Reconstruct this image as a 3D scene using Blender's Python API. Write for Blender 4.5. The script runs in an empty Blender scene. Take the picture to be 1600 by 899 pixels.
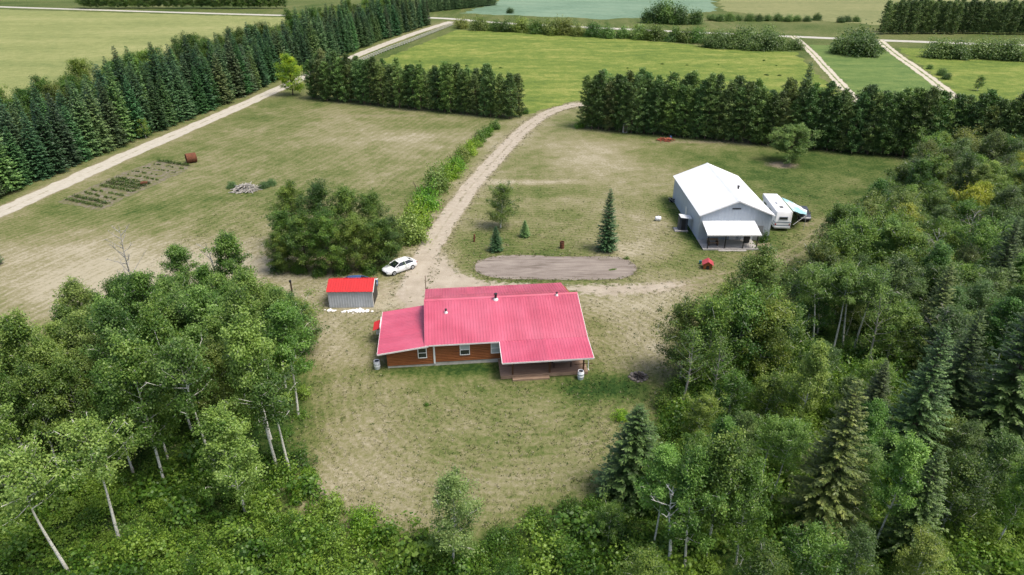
import bpy, math, random
import numpy as np
from mathutils import Vector, Matrix

# ------------------------------------------------------------------ camera, sky, sun
SC = bpy.context.scene
FPX, CAM_H, PITCH = 1067.0, 38.5, math.radians(27.3)
cam_d = bpy.data.cameras.new('camera'); cam = bpy.data.objects.new('camera', cam_d)
SC.collection.objects.link(cam); SC.camera = cam
cam.location = (0, 0, CAM_H); cam.rotation_euler = (math.radians(90) - PITCH, 0, 0)
cam_d.sensor_width = 36; cam_d.lens = 36 * FPX / 1600; cam_d.clip_start = .5; cam_d.clip_end = 6000

SUN_EL, SUN_AZ = math.radians(64), math.radians(112)     # azimuth clockwise from +Y (the view direction)
W = bpy.data.worlds.new('World'); SC.world = W; W.use_nodes = True
wn = W.node_tree.nodes; wl = W.node_tree.links
sky = wn.new('ShaderNodeTexSky'); sky.sky_type = 'NISHITA'; sky.sun_disc = False
sky.sun_elevation = SUN_EL; sky.sun_rotation = SUN_AZ; sky.dust_density = 4.0; sky.air_density = .9; sky.ozone_density = .6
bg = wn['Background']; bg.inputs['Strength'].default_value = .15
wl.new(sky.outputs[0], bg.inputs['Color'])
sun_d = bpy.data.lights.new('sun', 'SUN'); sun = bpy.data.objects.new('sun', sun_d); SC.collection.objects.link(sun)
sun_d.energy = 2.2; sun_d.angle = math.radians(20); sun_d.color = (1, .95, .87)
sd = Vector((math.cos(SUN_EL) * math.sin(SUN_AZ), math.cos(SUN_EL) * math.cos(SUN_AZ), math.sin(SUN_EL)))
sun.rotation_euler = sd.to_track_quat('Z', 'Y').to_euler(); sun.location = (60, -30, 120)
vs = SC.view_settings; vs.view_transform = 'Standard'; vs.look = 'None'; vs.gamma = 1; vs.exposure = 0.62
SC.cycles.max_bounces = 6; SC.cycles.diffuse_bounces = 3; SC.cycles.transparent_max_bounces = 4
SC.cycles.use_denoising = True

# ------------------------------------------------------------------ helpers
PI = math.pi; R = math.radians
ONES = ['', 'first', 'second', 'third', 'fourth', 'fifth', 'sixth', 'seventh', 'eighth', 'ninth', 'tenth', 'eleventh', 'twelfth', 'thirteenth', 'fourteenth', 'fifteenth', 'sixteenth', 'seventeenth', 'eighteenth', 'nineteenth']
def ordinal(n):
    if n < 20: return ONES[n]
    t_ = ['', '', 'twent', 'thirt', 'fort', 'fift', 'sixt', 'sevent', 'eight', 'ninet'][n // 10]
    return t_ + 'ieth' if n % 10 == 0 else t_ + 'y-' + ONES[n % 10]
rnd = random.Random(11); NR = np.random.default_rng(5)

def g(px, py, z=0.0):
    """ground survey: where the line of sight through a photo point meets height z"""
    a = (px - 800) / FPX; b = -(py - 449.5) / FPX
    dy = math.cos(PITCH) + b * math.sin(PITCH); dz = -math.sin(PITCH) + b * math.cos(PITCH)
    t = (CAM_H - z) / -dz
    return (a * t, dy * t)
def gp(pts): return [g(*p) for p in pts]

def tag(o, label=None, cat=None, group=None, kind=None):
    if label: o['label'] = label
    if cat: o['category'] = cat
    if group: o['group'] = group
    if kind: o['kind'] = kind
    return o
def link(o, parent=None):
    SC.collection.objects.link(o)
    if parent: o.parent = parent
    return o
def empty(name, loc=(0, 0, 0), rz=0):
    o = link(bpy.data.objects.new(name, None)); o.location = loc; o.rotation_euler[2] = rz
    o.empty_display_size = .3
    return o
def mobj(name, me, parent=None, loc=None, rz=None):
    o = link(bpy.data.objects.new(name, me), parent)
    if loc is not None: o.location = loc
    if rz is not None: o.rotation_euler[2] = rz
    return o

def np_mesh(name, V, Fc, mat, attrs=None, smooth=False):
    me = bpy.data.meshes.new(name); V = np.asarray(V, np.float32); Fc = np.asarray(Fc, np.int32)
    n, k = Fc.shape
    me.vertices.add(len(V)); me.vertices.foreach_set('co', V.ravel())
    me.loops.add(n * k); me.loops.foreach_set('vertex_index', Fc.ravel())
    me.polygons.add(n); me.polygons.foreach_set('loop_start', np.arange(0, n * k, k, dtype=np.int32))
    try: me.polygons.foreach_set('loop_total', np.full(n, k, np.int32))
    except Exception: pass
    for an, av in (attrs or {}).items():
        at = me.attributes.new(an, 'FLOAT', 'POINT'); at.data.foreach_set('value', np.asarray(av, np.float32))
    me.materials.append(mat)
    if smooth: me.polygons.foreach_set('use_smooth', np.ones(n, bool))
    me.update(calc_edges=True); me.validate()
    return me

class MB:
    """collects boxes, prisms, tubes and lathes, builds ONE mesh"""
    def __init__(s): s.v = []; s.f = []
    def add(s, vs_, fs):
        b = len(s.v); s.v += [tuple(p) for p in vs_]; s.f += [tuple(i + b for i in q) for q in fs]; return s
    def box(s, x0, x1, y0, y1, z0, z1, M=None, c=0.0):
        if c:   # chamfered vertical and top edges
            xs = [(x0 + c, y0), (x1 - c, y0), (x1, y0 + c), (x1, y1 - c), (x1 - c, y1), (x0 + c, y1), (x0, y1 - c), (x0, y0 + c)]
            xm, ym = (x0 + x1) / 2, (y0 + y1) / 2
            top = [(x - c * .7 * (1 if x > xm else -1), y - c * .7 * (1 if y > ym else -1)) for x, y in xs]
            v = [(x, y, z0) for x, y in xs] + [(x, y, z1 - c) for x, y in xs] + [(x, y, z1) for x, y in top]
            f = [tuple(range(7, -1, -1)), tuple(range(16, 24))]
            for k in range(2):
                for i in range(8): j = (i + 1) % 8; f.append((k * 8 + i, k * 8 + j, k * 8 + 8 + j, k * 8 + 8 + i))
        else:
            v = [(x, y, z) for z in (z0, z1) for x, y in ((x0, y0), (x1, y0), (x1, y1), (x0, y1))]
            f = [(3, 2, 1, 0), (4, 5, 6, 7), (0, 1, 5, 4), (1, 2, 6, 5), (2, 3, 7, 6), (3, 0, 4, 7)]
        if M is not None: v = [M @ Vector(p) for p in v]
        return s.add(v, f)
    def prism(s, poly, axis, a, b, M=None):
        """poly of 2-D points extruded along axis from a to b; axis x: (y,z), y: (x,z), z: (x,y)"""
        n = len(poly)
        def P(p, t): return {'x': (t, p[0], p[1]), 'y': (p[0], t, p[1]), 'z': (p[0], p[1], t)}[axis]
        v = [P(p, a) for p in poly] + [P(p, b) for p in poly]
        if M is not None: v = [M @ Vector(p) for p in v]
        f = [tuple(range(n - 1, -1, -1)), tuple(range(n, 2 * n))] + [(i, (i + 1) % n, n + (i + 1) % n, n + i) for i in range(n)]
        return s.add(v, f)
    def tube(s, pts, rad, sides=6, cap=True):
        pts = [Vector(p) for p in pts]; n = len(pts); b = len(s.v)
        if not hasattr(rad, '__len__'): rad = [rad] * n
        for i, p in enumerate(pts):
            d = (pts[min(i + 1, n - 1)] - pts[max(i - 1, 0)]).normalized()
            a = Vector((1, 0, 0)) if abs(d.x) < .8 else Vector((0, 1, 0))
            e = d.cross(a).normalized(); h = d.cross(e)
            for k in range(sides):
                t = 2 * PI * k / sides; s.v.append(tuple(p + (e * math.cos(t) + h * math.sin(t)) * rad[i]))
        for i in range(n - 1):
            for k in range(sides):
                k2 = (k + 1) % sides
                s.f.append((b + i * sides + k, b + i * sides + k2, b + (i + 1) * sides + k2, b + (i + 1) * sides + k))
        if cap:
            s.f.append(tuple(b + k for k in range(sides - 1, -1, -1)))
            s.f.append(tuple(b + (n - 1) * sides + k for k in range(sides)))
        return s
    def lathe(s, prof, sides=20, M=None):
        b = len(s.v); n = len(prof)
        for r, z in prof:
            for k in range(sides):
                t = 2 * PI * k / sides; p = Vector((r * math.cos(t), r * math.sin(t), z))
                s.v.append(tuple(M @ p if M is not None else p))
        for i in range(n - 1):
            for k in range(sides):
                k2 = (k + 1) % sides
                s.f.append((b + i * sides + k, b + i * sides + k2, b + (i + 1) * sides + k2, b + (i + 1) * sides + k))
        s.f.append(tuple(b + k for k in range(sides - 1, -1, -1)))
        s.f.append(tuple(b + (n - 1) * sides + k for k in range(sides)))
        return s
    def mesh(s, name, mat, smooth=False):
        me = bpy.data.meshes.new(name); me.from_pydata(s.v, [], s.f); me.materials.append(mat)
        if smooth:
            for p in me.polygons: p.use_smooth = True
            me.set_sharp_from_angle(angle=R(40))
        me.update(); return me
    def build(s, name, mat, parent=None, smooth=False, loc=None, rz=None):
        return mobj(name, s.mesh(name, mat, smooth), parent, loc, rz)

def copy_tree(o, parent=None):
    c = o.copy(); SC.collection.objects.link(c); c.parent = parent
    for ch in o.children: copy_tree(ch, c)
    return c

# ------------------------------------------------------------------ materials
class NT:
    def __init__(s, name):
        s.m = bpy.data.materials.new(name); s.m.use_nodes = True; s.t = s.m.node_tree; s.n = s.t.nodes
        s.p = s.n['Principled BSDF']; s.out = s.n['Material Output']
    def L(s, a, b): s.t.links.new(a, b)
    def val(s, sock, v):
        if hasattr(v, 'is_output') or isinstance(v, bpy.types.NodeSocket): s.L(v, sock)
        else: sock.default_value = v
    def pos(s, kind='Object'):
        if not hasattr(s, 'tc'): s.tc = s.n.new('ShaderNodeTexCoord')
        return s.tc.outputs[kind]
    def wpos(s):
        return s.n.new('ShaderNodeNewGeometry').outputs['Position']
    def noise(s, vec, scale, detail=4, rough=.55, dist=0):
        n = s.n.new('ShaderNodeTexNoise'); s.L(vec, n.inputs['Vector'])
        n.inputs['Scale'].default_value = scale; n.inputs['Detail'].default_value = detail
        n.inputs['Roughness'].default_value = rough; n.inputs['Distortion'].default_value = dist
        return n.outputs['Fac']
    def math(s, op, a, b=0.0, c=0.0, clamp=False):
        n = s.n.new('ShaderNodeMath'); n.operation = op; n.use_clamp = clamp
        s.val(n.inputs[0], a); s.val(n.inputs[1], b)
        if op in ('MULTIPLY_ADD',): s.val(n.inputs[2], c)
        return n.outputs[0]
    def ramp(s, f, stops, mode='LINEAR'):
        n = s.n.new('ShaderNodeValToRGB'); s.L(f, n.inputs[0]); e = n.color_ramp.elements
        n.color_ramp.interpolation = mode
        while len(e) < len(stops): e.new(.5)
        for k, (p, c) in enumerate(stops):
            e[k].position = p; e[k].color = (c[0], c[1], c[2], 1) if hasattr(c, '__len__') else (c, c, c, 1)
        return n.outputs[0]
    def mix(s, f, a, b, mode='MIX'):
        n = s.n.new('ShaderNodeMixRGB'); n.blend_type = mode
        for sock, v in zip(n.inputs, (f, a, b)):
            if isinstance(v, tuple) and len(v) == 3: v = v + (1,)
            s.val(sock, v)
        return n.outputs[0]
    def attr(s, name):
        n = s.n.new('ShaderNodeAttribute'); n.attribute_name = name; return n.outputs['Fac']
    def mapping(s, vec, scale=(1, 1, 1), rot=(0, 0, 0)):
        n = s.n.new('ShaderNodeMapping'); s.L(vec, n.inputs[0]); n.inputs['Scale'].default_value = scale
        n.inputs['Rotation'].default_value = rot; return n.outputs[0]
    def bump(s, h, strength=.3, dist=.05):
        n = s.n.new('ShaderNodeBump'); s.L(h, n.inputs['Height']); n.inputs['Strength'].default_value = strength
        n.inputs['Distance'].default_value = dist; s.L(n.outputs[0], s.p.inputs['Normal'])
    def fin(s, col=None, rough=.8, spec=.3, metal=0.0):
        if col is not None: s.val(s.p.inputs['Base Color'], col if not isinstance(col, tuple) else col + (1,))
        s.val(s.p.inputs['Roughness'], rough); s.p.inputs['Specular IOR Level'].default_value = spec
        s.p.inputs['Metallic'].default_value = metal
        return s.m

def paint(name, col, rough=.5, spec=.4, var=.12, sc=2.0, metal=0.0):
    t = NT(name); p = t.pos()
    n = t.noise(p, sc, 5); k = t.ramp(n, [(.3, 1 - var), (.7, 1 + var * .4)])
    t.fin(t.mix(1.0, col, k, 'MULTIPLY'), rough, spec, metal)
    return t.m
def dirty(name, col, dirt, amount=.5, rough=.6, sc=1.2, spec=.3):
    t = NT(name); p = t.pos(); n = t.noise(p, sc, 6, .65)
    f = t.math('MULTIPLY', t.ramp(n, [(.42, 0), (.7, 1)]), amount)
    t.fin(t.mix(f, col, dirt), rough, spec); return t.m

def foliage(name, dark, mid, light, trans=.3, rough=.48, hue=.5):
    """leaf colour from a per-leaf tone and a per-tree random value"""
    t = NT(name); oi = t.n.new('ShaderNodeObjectInfo')
    f = t.math('MULTIPLY_ADD', t.math('SUBTRACT', oi.outputs['Random'], .5), hue, t.attr('tone'), clamp=True)
    c = t.ramp(f, [(.1, dark), (.5, mid), (.9, light)])
    c = t.mix(1.0, c, oi.outputs['Color'], 'MULTIPLY'); c = t.mix(1.0, c, (1.16, 1.24, 1.0), 'MULTIPLY')
    t.fin(c, rough, .45)
    tr = t.n.new('ShaderNodeBsdfTranslucent'); t.L(t.mix(1.0, c, (1.15, 1.2, .7), 'MULTIPLY'), tr.inputs['Color'])
    mx = t.n.new('ShaderNodeMixShader'); mx.inputs[0].default_value = trans
    t.L(t.p.outputs[0], mx.inputs[1]); t.L(tr.outputs[0], mx.inputs[2]); t.L(mx.outputs[0], t.out.inputs['Surface'])
    return t.m

M = {}
M['aspen'] = foliage('aspen leaf', (.034, .075, .014), (.085, .150, .032), (.21, .285, .085), .4)
M['broad'] = foliage('broad leaf', (.026, .058, .012), (.062, .116, .022), (.17, .225, .055), .38)
M['shrub'] = foliage('shrub leaf', (.026, .068, .008), (.075, .15, .018), (.19, .27, .045), .4)
M['willow'] = foliage('willow leaf', (.04, .072, .022), (.092, .142, .045), (.20, .255, .10), .36)
M['spruce'] = foliage('spruce needle', (.022, .052, .024), (.056, .114, .052), (.135, .21, .10), .14, hue=.45)
M['wspruce'] = foliage('white spruce needle', (.034, .062, .022), (.09, .138, .048), (.22, .26, .095), .18, hue=.4)
M['pine'] = foliage('pine needle', (.040, .070, .024), (.105, .155, .054), (.23, .28, .11), .2, hue=.5)

t = NT('aspen bark'); p = t.pos(); mp = t.mapping(p, (3, 3, 14))
marks = t.ramp(t.noise(mp, 1.3, 4, .6), [(.36, 1), (.44, 0)]); low = t.ramp(t.noise(p, .9, 3), [(.4, 0), (.75, 1)])
c = t.mix(low, (.66, .64, .57), (.48, .48, .38)); c = t.mix(marks, c, (.06, .05, .04)); M['aspen_bark'] = t.fin(c, .8, .2)
t = NT('dark bark'); p = t.mapping(t.pos(), (6, 6, 1.2)); n = t.noise(p, 2, 5)
M['bark'] = t.fin(t.ramp(n, [(.3, (.04, .03, .02)), (.7, (.14, .11, .08))]), .9, .1)
t = NT('pine bark'); p = t.mapping(t.pos(), (6, 6, 1.2)); n = t.noise(p, 2, 5)
M['pine_bark'] = t.fin(t.ramp(n, [(.3, (.06, .045, .035)), (.7, (.22, .16, .12))]), .9, .1)
M['dead_wood'] = paint('dead wood', (.36, .34, .30), .85, .2, .35, 3)

M['snag'] = paint('bleached snag', (.66, .64, .60), .8, .2, .2, 3)

# ------------------------------------------------------------------ ground
XS = np.concatenate([-np.geomspace(3000, 106, 46), np.arange(-104, 112, .6), np.geomspace(113, 3000, 46)])
YS = np.concatenate([-np.geomspace(1500, 21, 20), np.arange(-20, 28, 2.0), np.arange(28, 175, .6), np.geomspace(176, 3500, 90)])
gx, gy = np.meshgrid(XS, YS)

def vnoise(x, y, s, seed):
    """smooth value noise, numpy"""
    x = x / s + seed * 13.7; y = y / s - seed * 7.1
    i = np.floor(x).astype(np.int64); j = np.floor(y).astype(np.int64); fx = x - i; fy = y - j
    fx = fx * fx * (3 - 2 * fx); fy = fy * fy * (3 - 2 * fy)
    def h(a, b):
        k = (a * 374761393 + b * 668265263 + seed * 974711) & 0xffffffff
        k = ((k ^ (k >> 13)) * 1274126177) & 0xffffffff
        return ((k ^ (k >> 16)) & 0xffff) / 65535.0
    return (h(i, j) * (1 - fx) + h(i + 1, j) * fx) * (1 - fy) + (h(i, j + 1) * (1 - fx) + h(i + 1, j + 1) * fx) * fy
def inpoly(x, y, poly):
    c = np.zeros(np.shape(x), bool); n = len(poly)
    for i in range(n):
        (x0, y0), (x1, y1) = poly[i], poly[i - 1]
        if y0 == y1: continue
        c ^= ((y0 > y) != (y1 > y)) & (x < (x1 - x0) * (y - y0) / (y1 - y0) + x0)
    return c
def dline(x, y, pts):
    d = np.full(np.shape(x), 1e9)
    for (x0, y0), (x1, y1) in zip(pts[:-1], pts[1:]):
        L2 = (x1 - x0) ** 2 + (y1 - y0) ** 2 + 1e-9
        t_ = np.clip(((x - x0) * (x1 - x0) + (y - y0) * (y1 - y0)) / L2, 0, 1)
        d = np.minimum(d, np.hypot(x - x0 - t_ * (x1 - x0), y - y0 - t_ * (y1 - y0)))
    return d
def smooth(a, b, x): t_ = np.clip((x - a) / (b - a), 0, 1); return t_ * t_ * (3 - 2 * t_)
def polymask(x, y, poly, soft):
    m = inpoly(x, y, poly); d = dline(x, y, poly + [poly[0]])
    return np.where(m, .5 + .5 * np.clip(d / soft, 0, 1), .5 - .5 * np.clip(d / soft, 0, 1))
def spline(pts, step=1.5):
    """Catmull-Rom through the points, resampled"""
    P = [np.array(p, float) for p in pts]; P = [2 * P[0] - P[1]] + P + [2 * P[-1] - P[-2]]; out = []
    for i in range(1, len(P) - 2):
        n = max(2, int(np.linalg.norm(P[i + 1] - P[i]) / step))
        for k in range(n):
            u = k / n; a, b, c_, d = P[i - 1], P[i], P[i + 1], P[i + 2]
            out.append(.5 * ((2 * b) + (-a + c_) * u + (2 * a - 5 * b + 4 * c_ - d) * u * u + (-a + 3 * b - 3 * c_ + d) * u ** 3))
    out.append(P[-2]); return [tuple(q) for q in out]

LANE = spline(gp([(-120, 382), (0, 332), (100, 287), (200, 242), (300, 199), (400, 155), (440, 137), (490, 114), (545, 92), (600, 70), (655, 50), (705, 34)]))
DRIVE = spline(gp([(960, 158), (915, 163), (885, 167), (850, 180), (815, 206), (775, 248), (735, 293), (705, 335), (682, 370), (663, 405), (648, 440), (640, 462)]))
ROAD = spline(gp([(-500, -6), (0, 11), (430, 24), (670, 28), (780, 36), (1000, 47), (1250, 58), (1450, 66), (1600, 71), (1900, 80)]), 8)
TRACK_A = spline(gp([(1238, 56), (1262, 76), (1290, 106), (1316, 134), (1350, 170), (1390, 205)]))
TRACK_B = spline(gp([(1372, 62), (1400, 85), (1440, 113), (1497, 157), (1560, 205), (1640, 265)]))
RUTS = spline(gp([(1040, 447), (1110, 437), (1180, 420), (1235, 398), (1275, 370), (1300, 350)]))
LEFT_WOOD = gp([(-160, 640), (120, 640), (150, 560), (230, 508), (400, 500), (470, 520), (492, 600), (484, 700), (460, 780), (520, 820), (600, 850), (600, 1000), (-200, 1000)])
RIGHT_WOOD = gp([(800, 820), (925, 790), (975, 720), (1020, 670), (1050, 620), (1060, 530), (1150, 500), (1235, 480), (1245, 420), (1290, 385), (1380, 310), (1440, 262), (1640, 240), (1800, 300), (2000, 700), (1700, 1000), (560, 1000), (600, 850), (680, 835)])
GARDEN = gp([(90, 316), (155, 330), (306, 259), (247, 250), (185, 272)])
MOWN = gp([(-100, 420), (100, 303), (460, 150), (790, 190), (640, 310), (560, 400), (420, 440), (150, 500), (-100, 600)])

YARD = gp([(655, 392), (690, 395), (716, 425), (760, 440), (860, 447), (1000, 444), (1050, 440), (1078, 442), (1040, 455), (960, 463), (915, 460), (895, 452), (780, 452), (672, 470), (660, 492), (632, 490), (624, 462), (628, 436), (645, 412)])
def fields(x, y):
    """dryness 0..1, bare soil 0..1, mowing stripes 0..1 of the open ground"""
    dry = np.full(x.shape, .40)
    def blob(px, py, rx, ry, a):
        nonlocal dry
        cx, cy = g(px, py); dry = dry + a * np.exp(-(((x - cx) / rx) ** 2 + ((y - cy) / ry) ** 2))
    soil = np.zeros(x.shape)
    def sblob(px, py, rx, ry, a):
        nonlocal soil
        cx, cy = g(px, py); soil = np.maximum(soil, a * np.exp(-(((x - cx) / rx) ** 2 + ((y - cy) / ry) ** 2)))
    far = smooth(190, 260, y); dry = dry - .06 * far
    dry += .17 * polymask(x, y, MOWN, 10)
    for b in [(300, 430, 22, 8, .34), (60, 400, 14, 8, .22), (360, 400, 14, 10, .2), (200, 470, 14, 8, .3), (250, 340, 20, 9, -.10), (560, 240, 22, 18, .02),
              (730, 720, 15, 11, .20), (545, 740, 5, 9, .26), (900, 690, 7, 7, .12), (1000, 530, 5, 9, .34), (540, 540, 5, 7, .26), (950, 480, 8, 3, .30),
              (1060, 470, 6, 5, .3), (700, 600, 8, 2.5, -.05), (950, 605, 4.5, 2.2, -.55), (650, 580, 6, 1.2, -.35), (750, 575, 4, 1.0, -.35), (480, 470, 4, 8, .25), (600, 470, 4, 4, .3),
              (895, 235, 8, 16, .36), (970, 265, 8, 14, .26), (820, 285, 9, 1.6, .45), (870, 320, 9, 3, .16), (1010, 345, 7, 5, .28), (1040, 290, 8, 8, .18),
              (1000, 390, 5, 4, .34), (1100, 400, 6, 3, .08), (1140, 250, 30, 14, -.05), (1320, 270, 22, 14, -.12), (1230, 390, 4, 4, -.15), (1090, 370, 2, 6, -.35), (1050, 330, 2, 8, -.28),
              (720, 385, 4, 4, -.12), (900, 375, 12, 4, .08), (1180, 225, 40, 5, .2), (1215, 435, 5, 4, -.25), (420, 430, 12, 2, -.1), (770, 350, 5, 3, .2), (1040, 560, 2.5, 5, .1),
              (640, 215, 20, 5, .2), (440, 165, 22, 6, -.08), (300, 300, 16, 10, -.05), (840, 150, 14, 12, -.2), (680, 390, 3.5, 6, .18), (500, 500, 3, 6, .1)]:
        blob(*b)
    dry += .30 * np.exp(-(dline(x, y, DRIVE) / 4.2) ** 2) + .22 * np.exp(-(dline(x, y, LANE) / 4.5) ** 2) + .25 * np.exp(-(dline(x, y, RUTS) / 3.0) ** 2)
    dry += .20 * (vnoise(x, y, 9, 1) - .5) + .20 * (vnoise(x, y, 3.4, 2) - .5) + .12 * (vnoise(x, y, 28, 3) - .5) + .14 * (vnoise(x, y, 1.5, 6) - .5)
    for b in [(775, 385, 4, 2.5, .45), (815, 368, 3, 2.2, .4), (1222, 258, 4.2, 3.2, .7), (878, 388, 1.2, 1.0, .5), (999, 590, 1.5, 1.2, .6), (820, 287, 8, 1.2, .35), (1060, 447, 6, 3, .5),
              (1110, 222, 34, 2.4, .5), (600, 181, 40, 3, .45), (560, 790, 5, 3, .2), (600, 455, 3, 5, .45), (1193, 382, 1.6, 2, .7), (1262, 350, 3, 2.5, .5), (560, 490, 5, 1.2, .3), (1000, 452, 8, 2.4, .5)]:
        sblob(*b)
    wood = np.maximum(polymask(x, y, LEFT_WOOD, 2.5), polymask(x, y, RIGHT_WOOD, 2.5)) ** 2
    dry = dry * (1 - wood) + .08 * wood; soil *= 1 - wood
    soil = np.maximum(soil, .45 * np.exp(-(np.maximum(dline(x, y, DRIVE) - 1.6, 0) / 1.6) ** 2))
    soil = np.maximum(soil, .5 * np.exp(-(np.maximum(dline(x, y, LANE) - 1.9, 0) / .9) ** 2))
    off = .32; cx = RUTS
    soil = np.maximum(soil, .55 * np.exp(-((dline(x, y, RUTS) - .8) / .45) ** 2))
    grav = np.maximum(.5 + .5 * np.clip((1.55 - dline(x, y, DRIVE)) / 1.3, -1, 1), .5 + .5 * np.clip((1.75 - dline(x, y, LANE)) / 1.0, -1, 1))
    grav = np.maximum(grav, polymask(x, y, YARD, 2.4))
    mow = np.clip(polymask(x, y, MOWN, 6), 0, 1) * (y < 180)
    return np.clip(dry, 0, 1), np.clip(soil, 0, 1), mow, grav

dryv, soilv, mowv, gravv = fields(gx.ravel(), gy.ravel())
nx, ny = len(XS), len(YS)
ii = (np.arange(ny - 1)[:, None] * nx + np.arange(nx - 1)[None, :]).ravel()
GF = np.stack([ii, ii + 1, ii + nx + 1, ii + nx], 1)
GV = np.stack([gx.ravel(), gy.ravel(), np.zeros(nx * ny)], 1)

GRASS = [(.0, (.018, .044, .009)), (.2, (.050, .082, .018)), (.42, (.108, .125, .040)), (.62, (.172, .165, .078)), (.82, (.235, .212, .130)), (1, (.32, .29, .205))]
t = NT('dry grass ground'); p = t.wpos()
nB = t.noise(p, .55, 5, .6); nC = t.noise(p, 2.6, 6, .72); nD = t.noise(p, 11, 3, .6)
st_dir = np.array(g(575, 185)) - np.array(g(400, 262)); st_ang = math.atan2(st_dir[1], st_dir[0])
wv = t.n.new('ShaderNodeTexWave'); wv.wave_type = 'BANDS'; wv.bands_direction = 'Y'
t.L(t.mapping(p, (1, 1, 1), (0, 0, -st_ang)), wv.inputs['Vector']); wv.inputs['Scale'].default_value = .21
wv.inputs['Distortion'].default_value = 9; wv.inputs['Detail'].default_value = 4; wv.inputs['Detail Scale'].default_value = .35; wv.inputs['Detail Roughness'].default_value = .7
stripe = t.math('MULTIPLY', t.math('SUBTRACT', wv.outputs['Fac'], .5), t.math('MULTIPLY', t.attr('mow'), .10))
ring = t.n.new('ShaderNodeTexWave'); ring.wave_type = 'RINGS'; ring.rings_direction = 'Z'
mp = t.n.new('ShaderNodeMapping'); t.L(p, mp.inputs[0]); mp.inputs['Location'].default_value = (-1, -56, 0)
t.L(mp.outputs[0], ring.inputs['Vector']); ring.inputs['Scale'].default_value = .34; ring.inputs['Distortion'].default_value = 5.0
ring.inputs['Detail'].default_value = 3; ring.inputs['Detail Scale'].default_value = .5
d = t.math('ADD', t.attr('dry'), t.math('MULTIPLY', t.math('SUBTRACT', nB, .5), .55))
d = t.math('ADD', d, t.math('MULTIPLY', t.math('SUBTRACT', nC, .5), 1.15))
d = t.math('ADD', d, t.math('MULTIPLY', t.math('SUBTRACT', nD, .5), .55))
d = t.math('ADD', d, stripe); d = t.math('ADD', d, t.math('MULTIPLY', t.math('SUBTRACT', ring.outputs['Fac'], .5), .09), clamp=True)
gc = t.ramp(d, GRASS)
sc_ = t.ramp(t.noise(p, 5, 4, .65), [(.25, (.13, .10, .068)), (.5, (.24, .195, .135)), (.8, (.38, .33, .25))])
sf = t.ramp(t.math('ADD', t.attr('soil'), t.math('MULTIPLY', t.math('SUBTRACT', t.noise(p, 1.6, 6, .7), .5), .9)), [(.38, 0), (.62, 1)])
gc = t.mix(sf, gc, sc_)
gn = t.noise(p, .45, 6, .65); gn2 = t.noise(p, 8, 4, .6)
gravc = t.ramp(t.math('ADD', t.math('MULTIPLY', gn, .6), t.math('MULTIPLY', gn2, .4)), [(.3, (.24, .205, .15)), (.55, (.36, .315, .245)), (.75, (.44, .40, .32))])
gf = t.ramp(t.math('ADD', t.attr('gravel'), t.math('MULTIPLY', t.math('SUBTRACT', t.noise(p, 1.5, 7, .72), .5), 1.3)), [(.42, 0), (.62, 1)])
gc = t.mix(gf, gc, gravc); t.bump(nC, .5, .06)
M['ground'] = t.fin(gc, .95, .1)
gme = np_mesh('ground', GV, GF, M['ground'], {'dry': dryv, 'soil': soilv, 'mow': mowv, 'gravel': gravv})
tag(mobj('ground', gme), kind='structure')

def sheet(name, poly, z, mat, jag=.25, seed=1):
    """flat area with a ragged border"""
    P = []
    n = len(poly)
    for i in range(n):
        a = np.array(poly[i]); b = np.array(poly[(i + 1) % n]); L_ = np.linalg.norm(b - a); k = max(1, int(L_ / max(.35, jag)))
        nrm = np.array([b[1] - a[1], a[0] - b[0]]) / (L_ + 1e-9)
        for q in range(k):
            c_ = a + (b - a) * q / k
            w = (vnoise(np.array([c_[0]]), np.array([c_[1]]), .9 + jag, seed)[0] - .5) * 2 * jag + (vnoise(np.array([c_[0]]), np.array([c_[1]]), 4 * jag + .5, seed + 5)[0] - .5) * 3 * jag
            P.append(tuple(c_ + nrm * w))
    me = bpy.data.meshes.new(name); me.from_pydata([(x, y, z) for x, y in P], [], [tuple(range(len(P)))])
    if me.polygons[0].normal.z < 0: me.flip_normals()
    me.materials.append(mat); me.update()
    return tag(mobj(name, me), kind='structure')
def strip(name, line, w, z, mat, jag=.2, seed=1, nacross=8):
    """a lane: u runs -1..1 across it (stored as attribute), border ragged"""
    Pn = np.array(line); T = np.gradient(Pn, axis=0); T /= np.linalg.norm(T, axis=1)[:, None]; N_ = np.stack([-T[:, 1], T[:, 0]], 1)
    us = np.linspace(-1, 1, nacross + 1); V = []; A = []
    jl = (vnoise(Pn[:, 0], Pn[:, 1], 1.6, seed) - .5) * 2 * jag; jr = (vnoise(Pn[:, 0], Pn[:, 1], 1.6, seed + 3) - .5) * 2 * jag
    for i in range(len(Pn)):
        for u in us:
            e = w / 2 + (jl[i] if u < 0 else jr[i]); q = Pn[i] + N_[i] * u * e
            V.append((q[0], q[1], z)); A.append(u)
    k = nacross + 1; Fc = [(i * k + j, i * k + j + 1, (i + 1) * k + j + 1, (i + 1) * k + j) for i in range(len(Pn) - 1) for j in range(nacross)]
    me = np_mesh(name, V, Fc, mat, {'across': A})
    if me.polygons[0].normal.z < 0: me.flip_normals()
    return tag(mobj(name, me), kind='structure')

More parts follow.
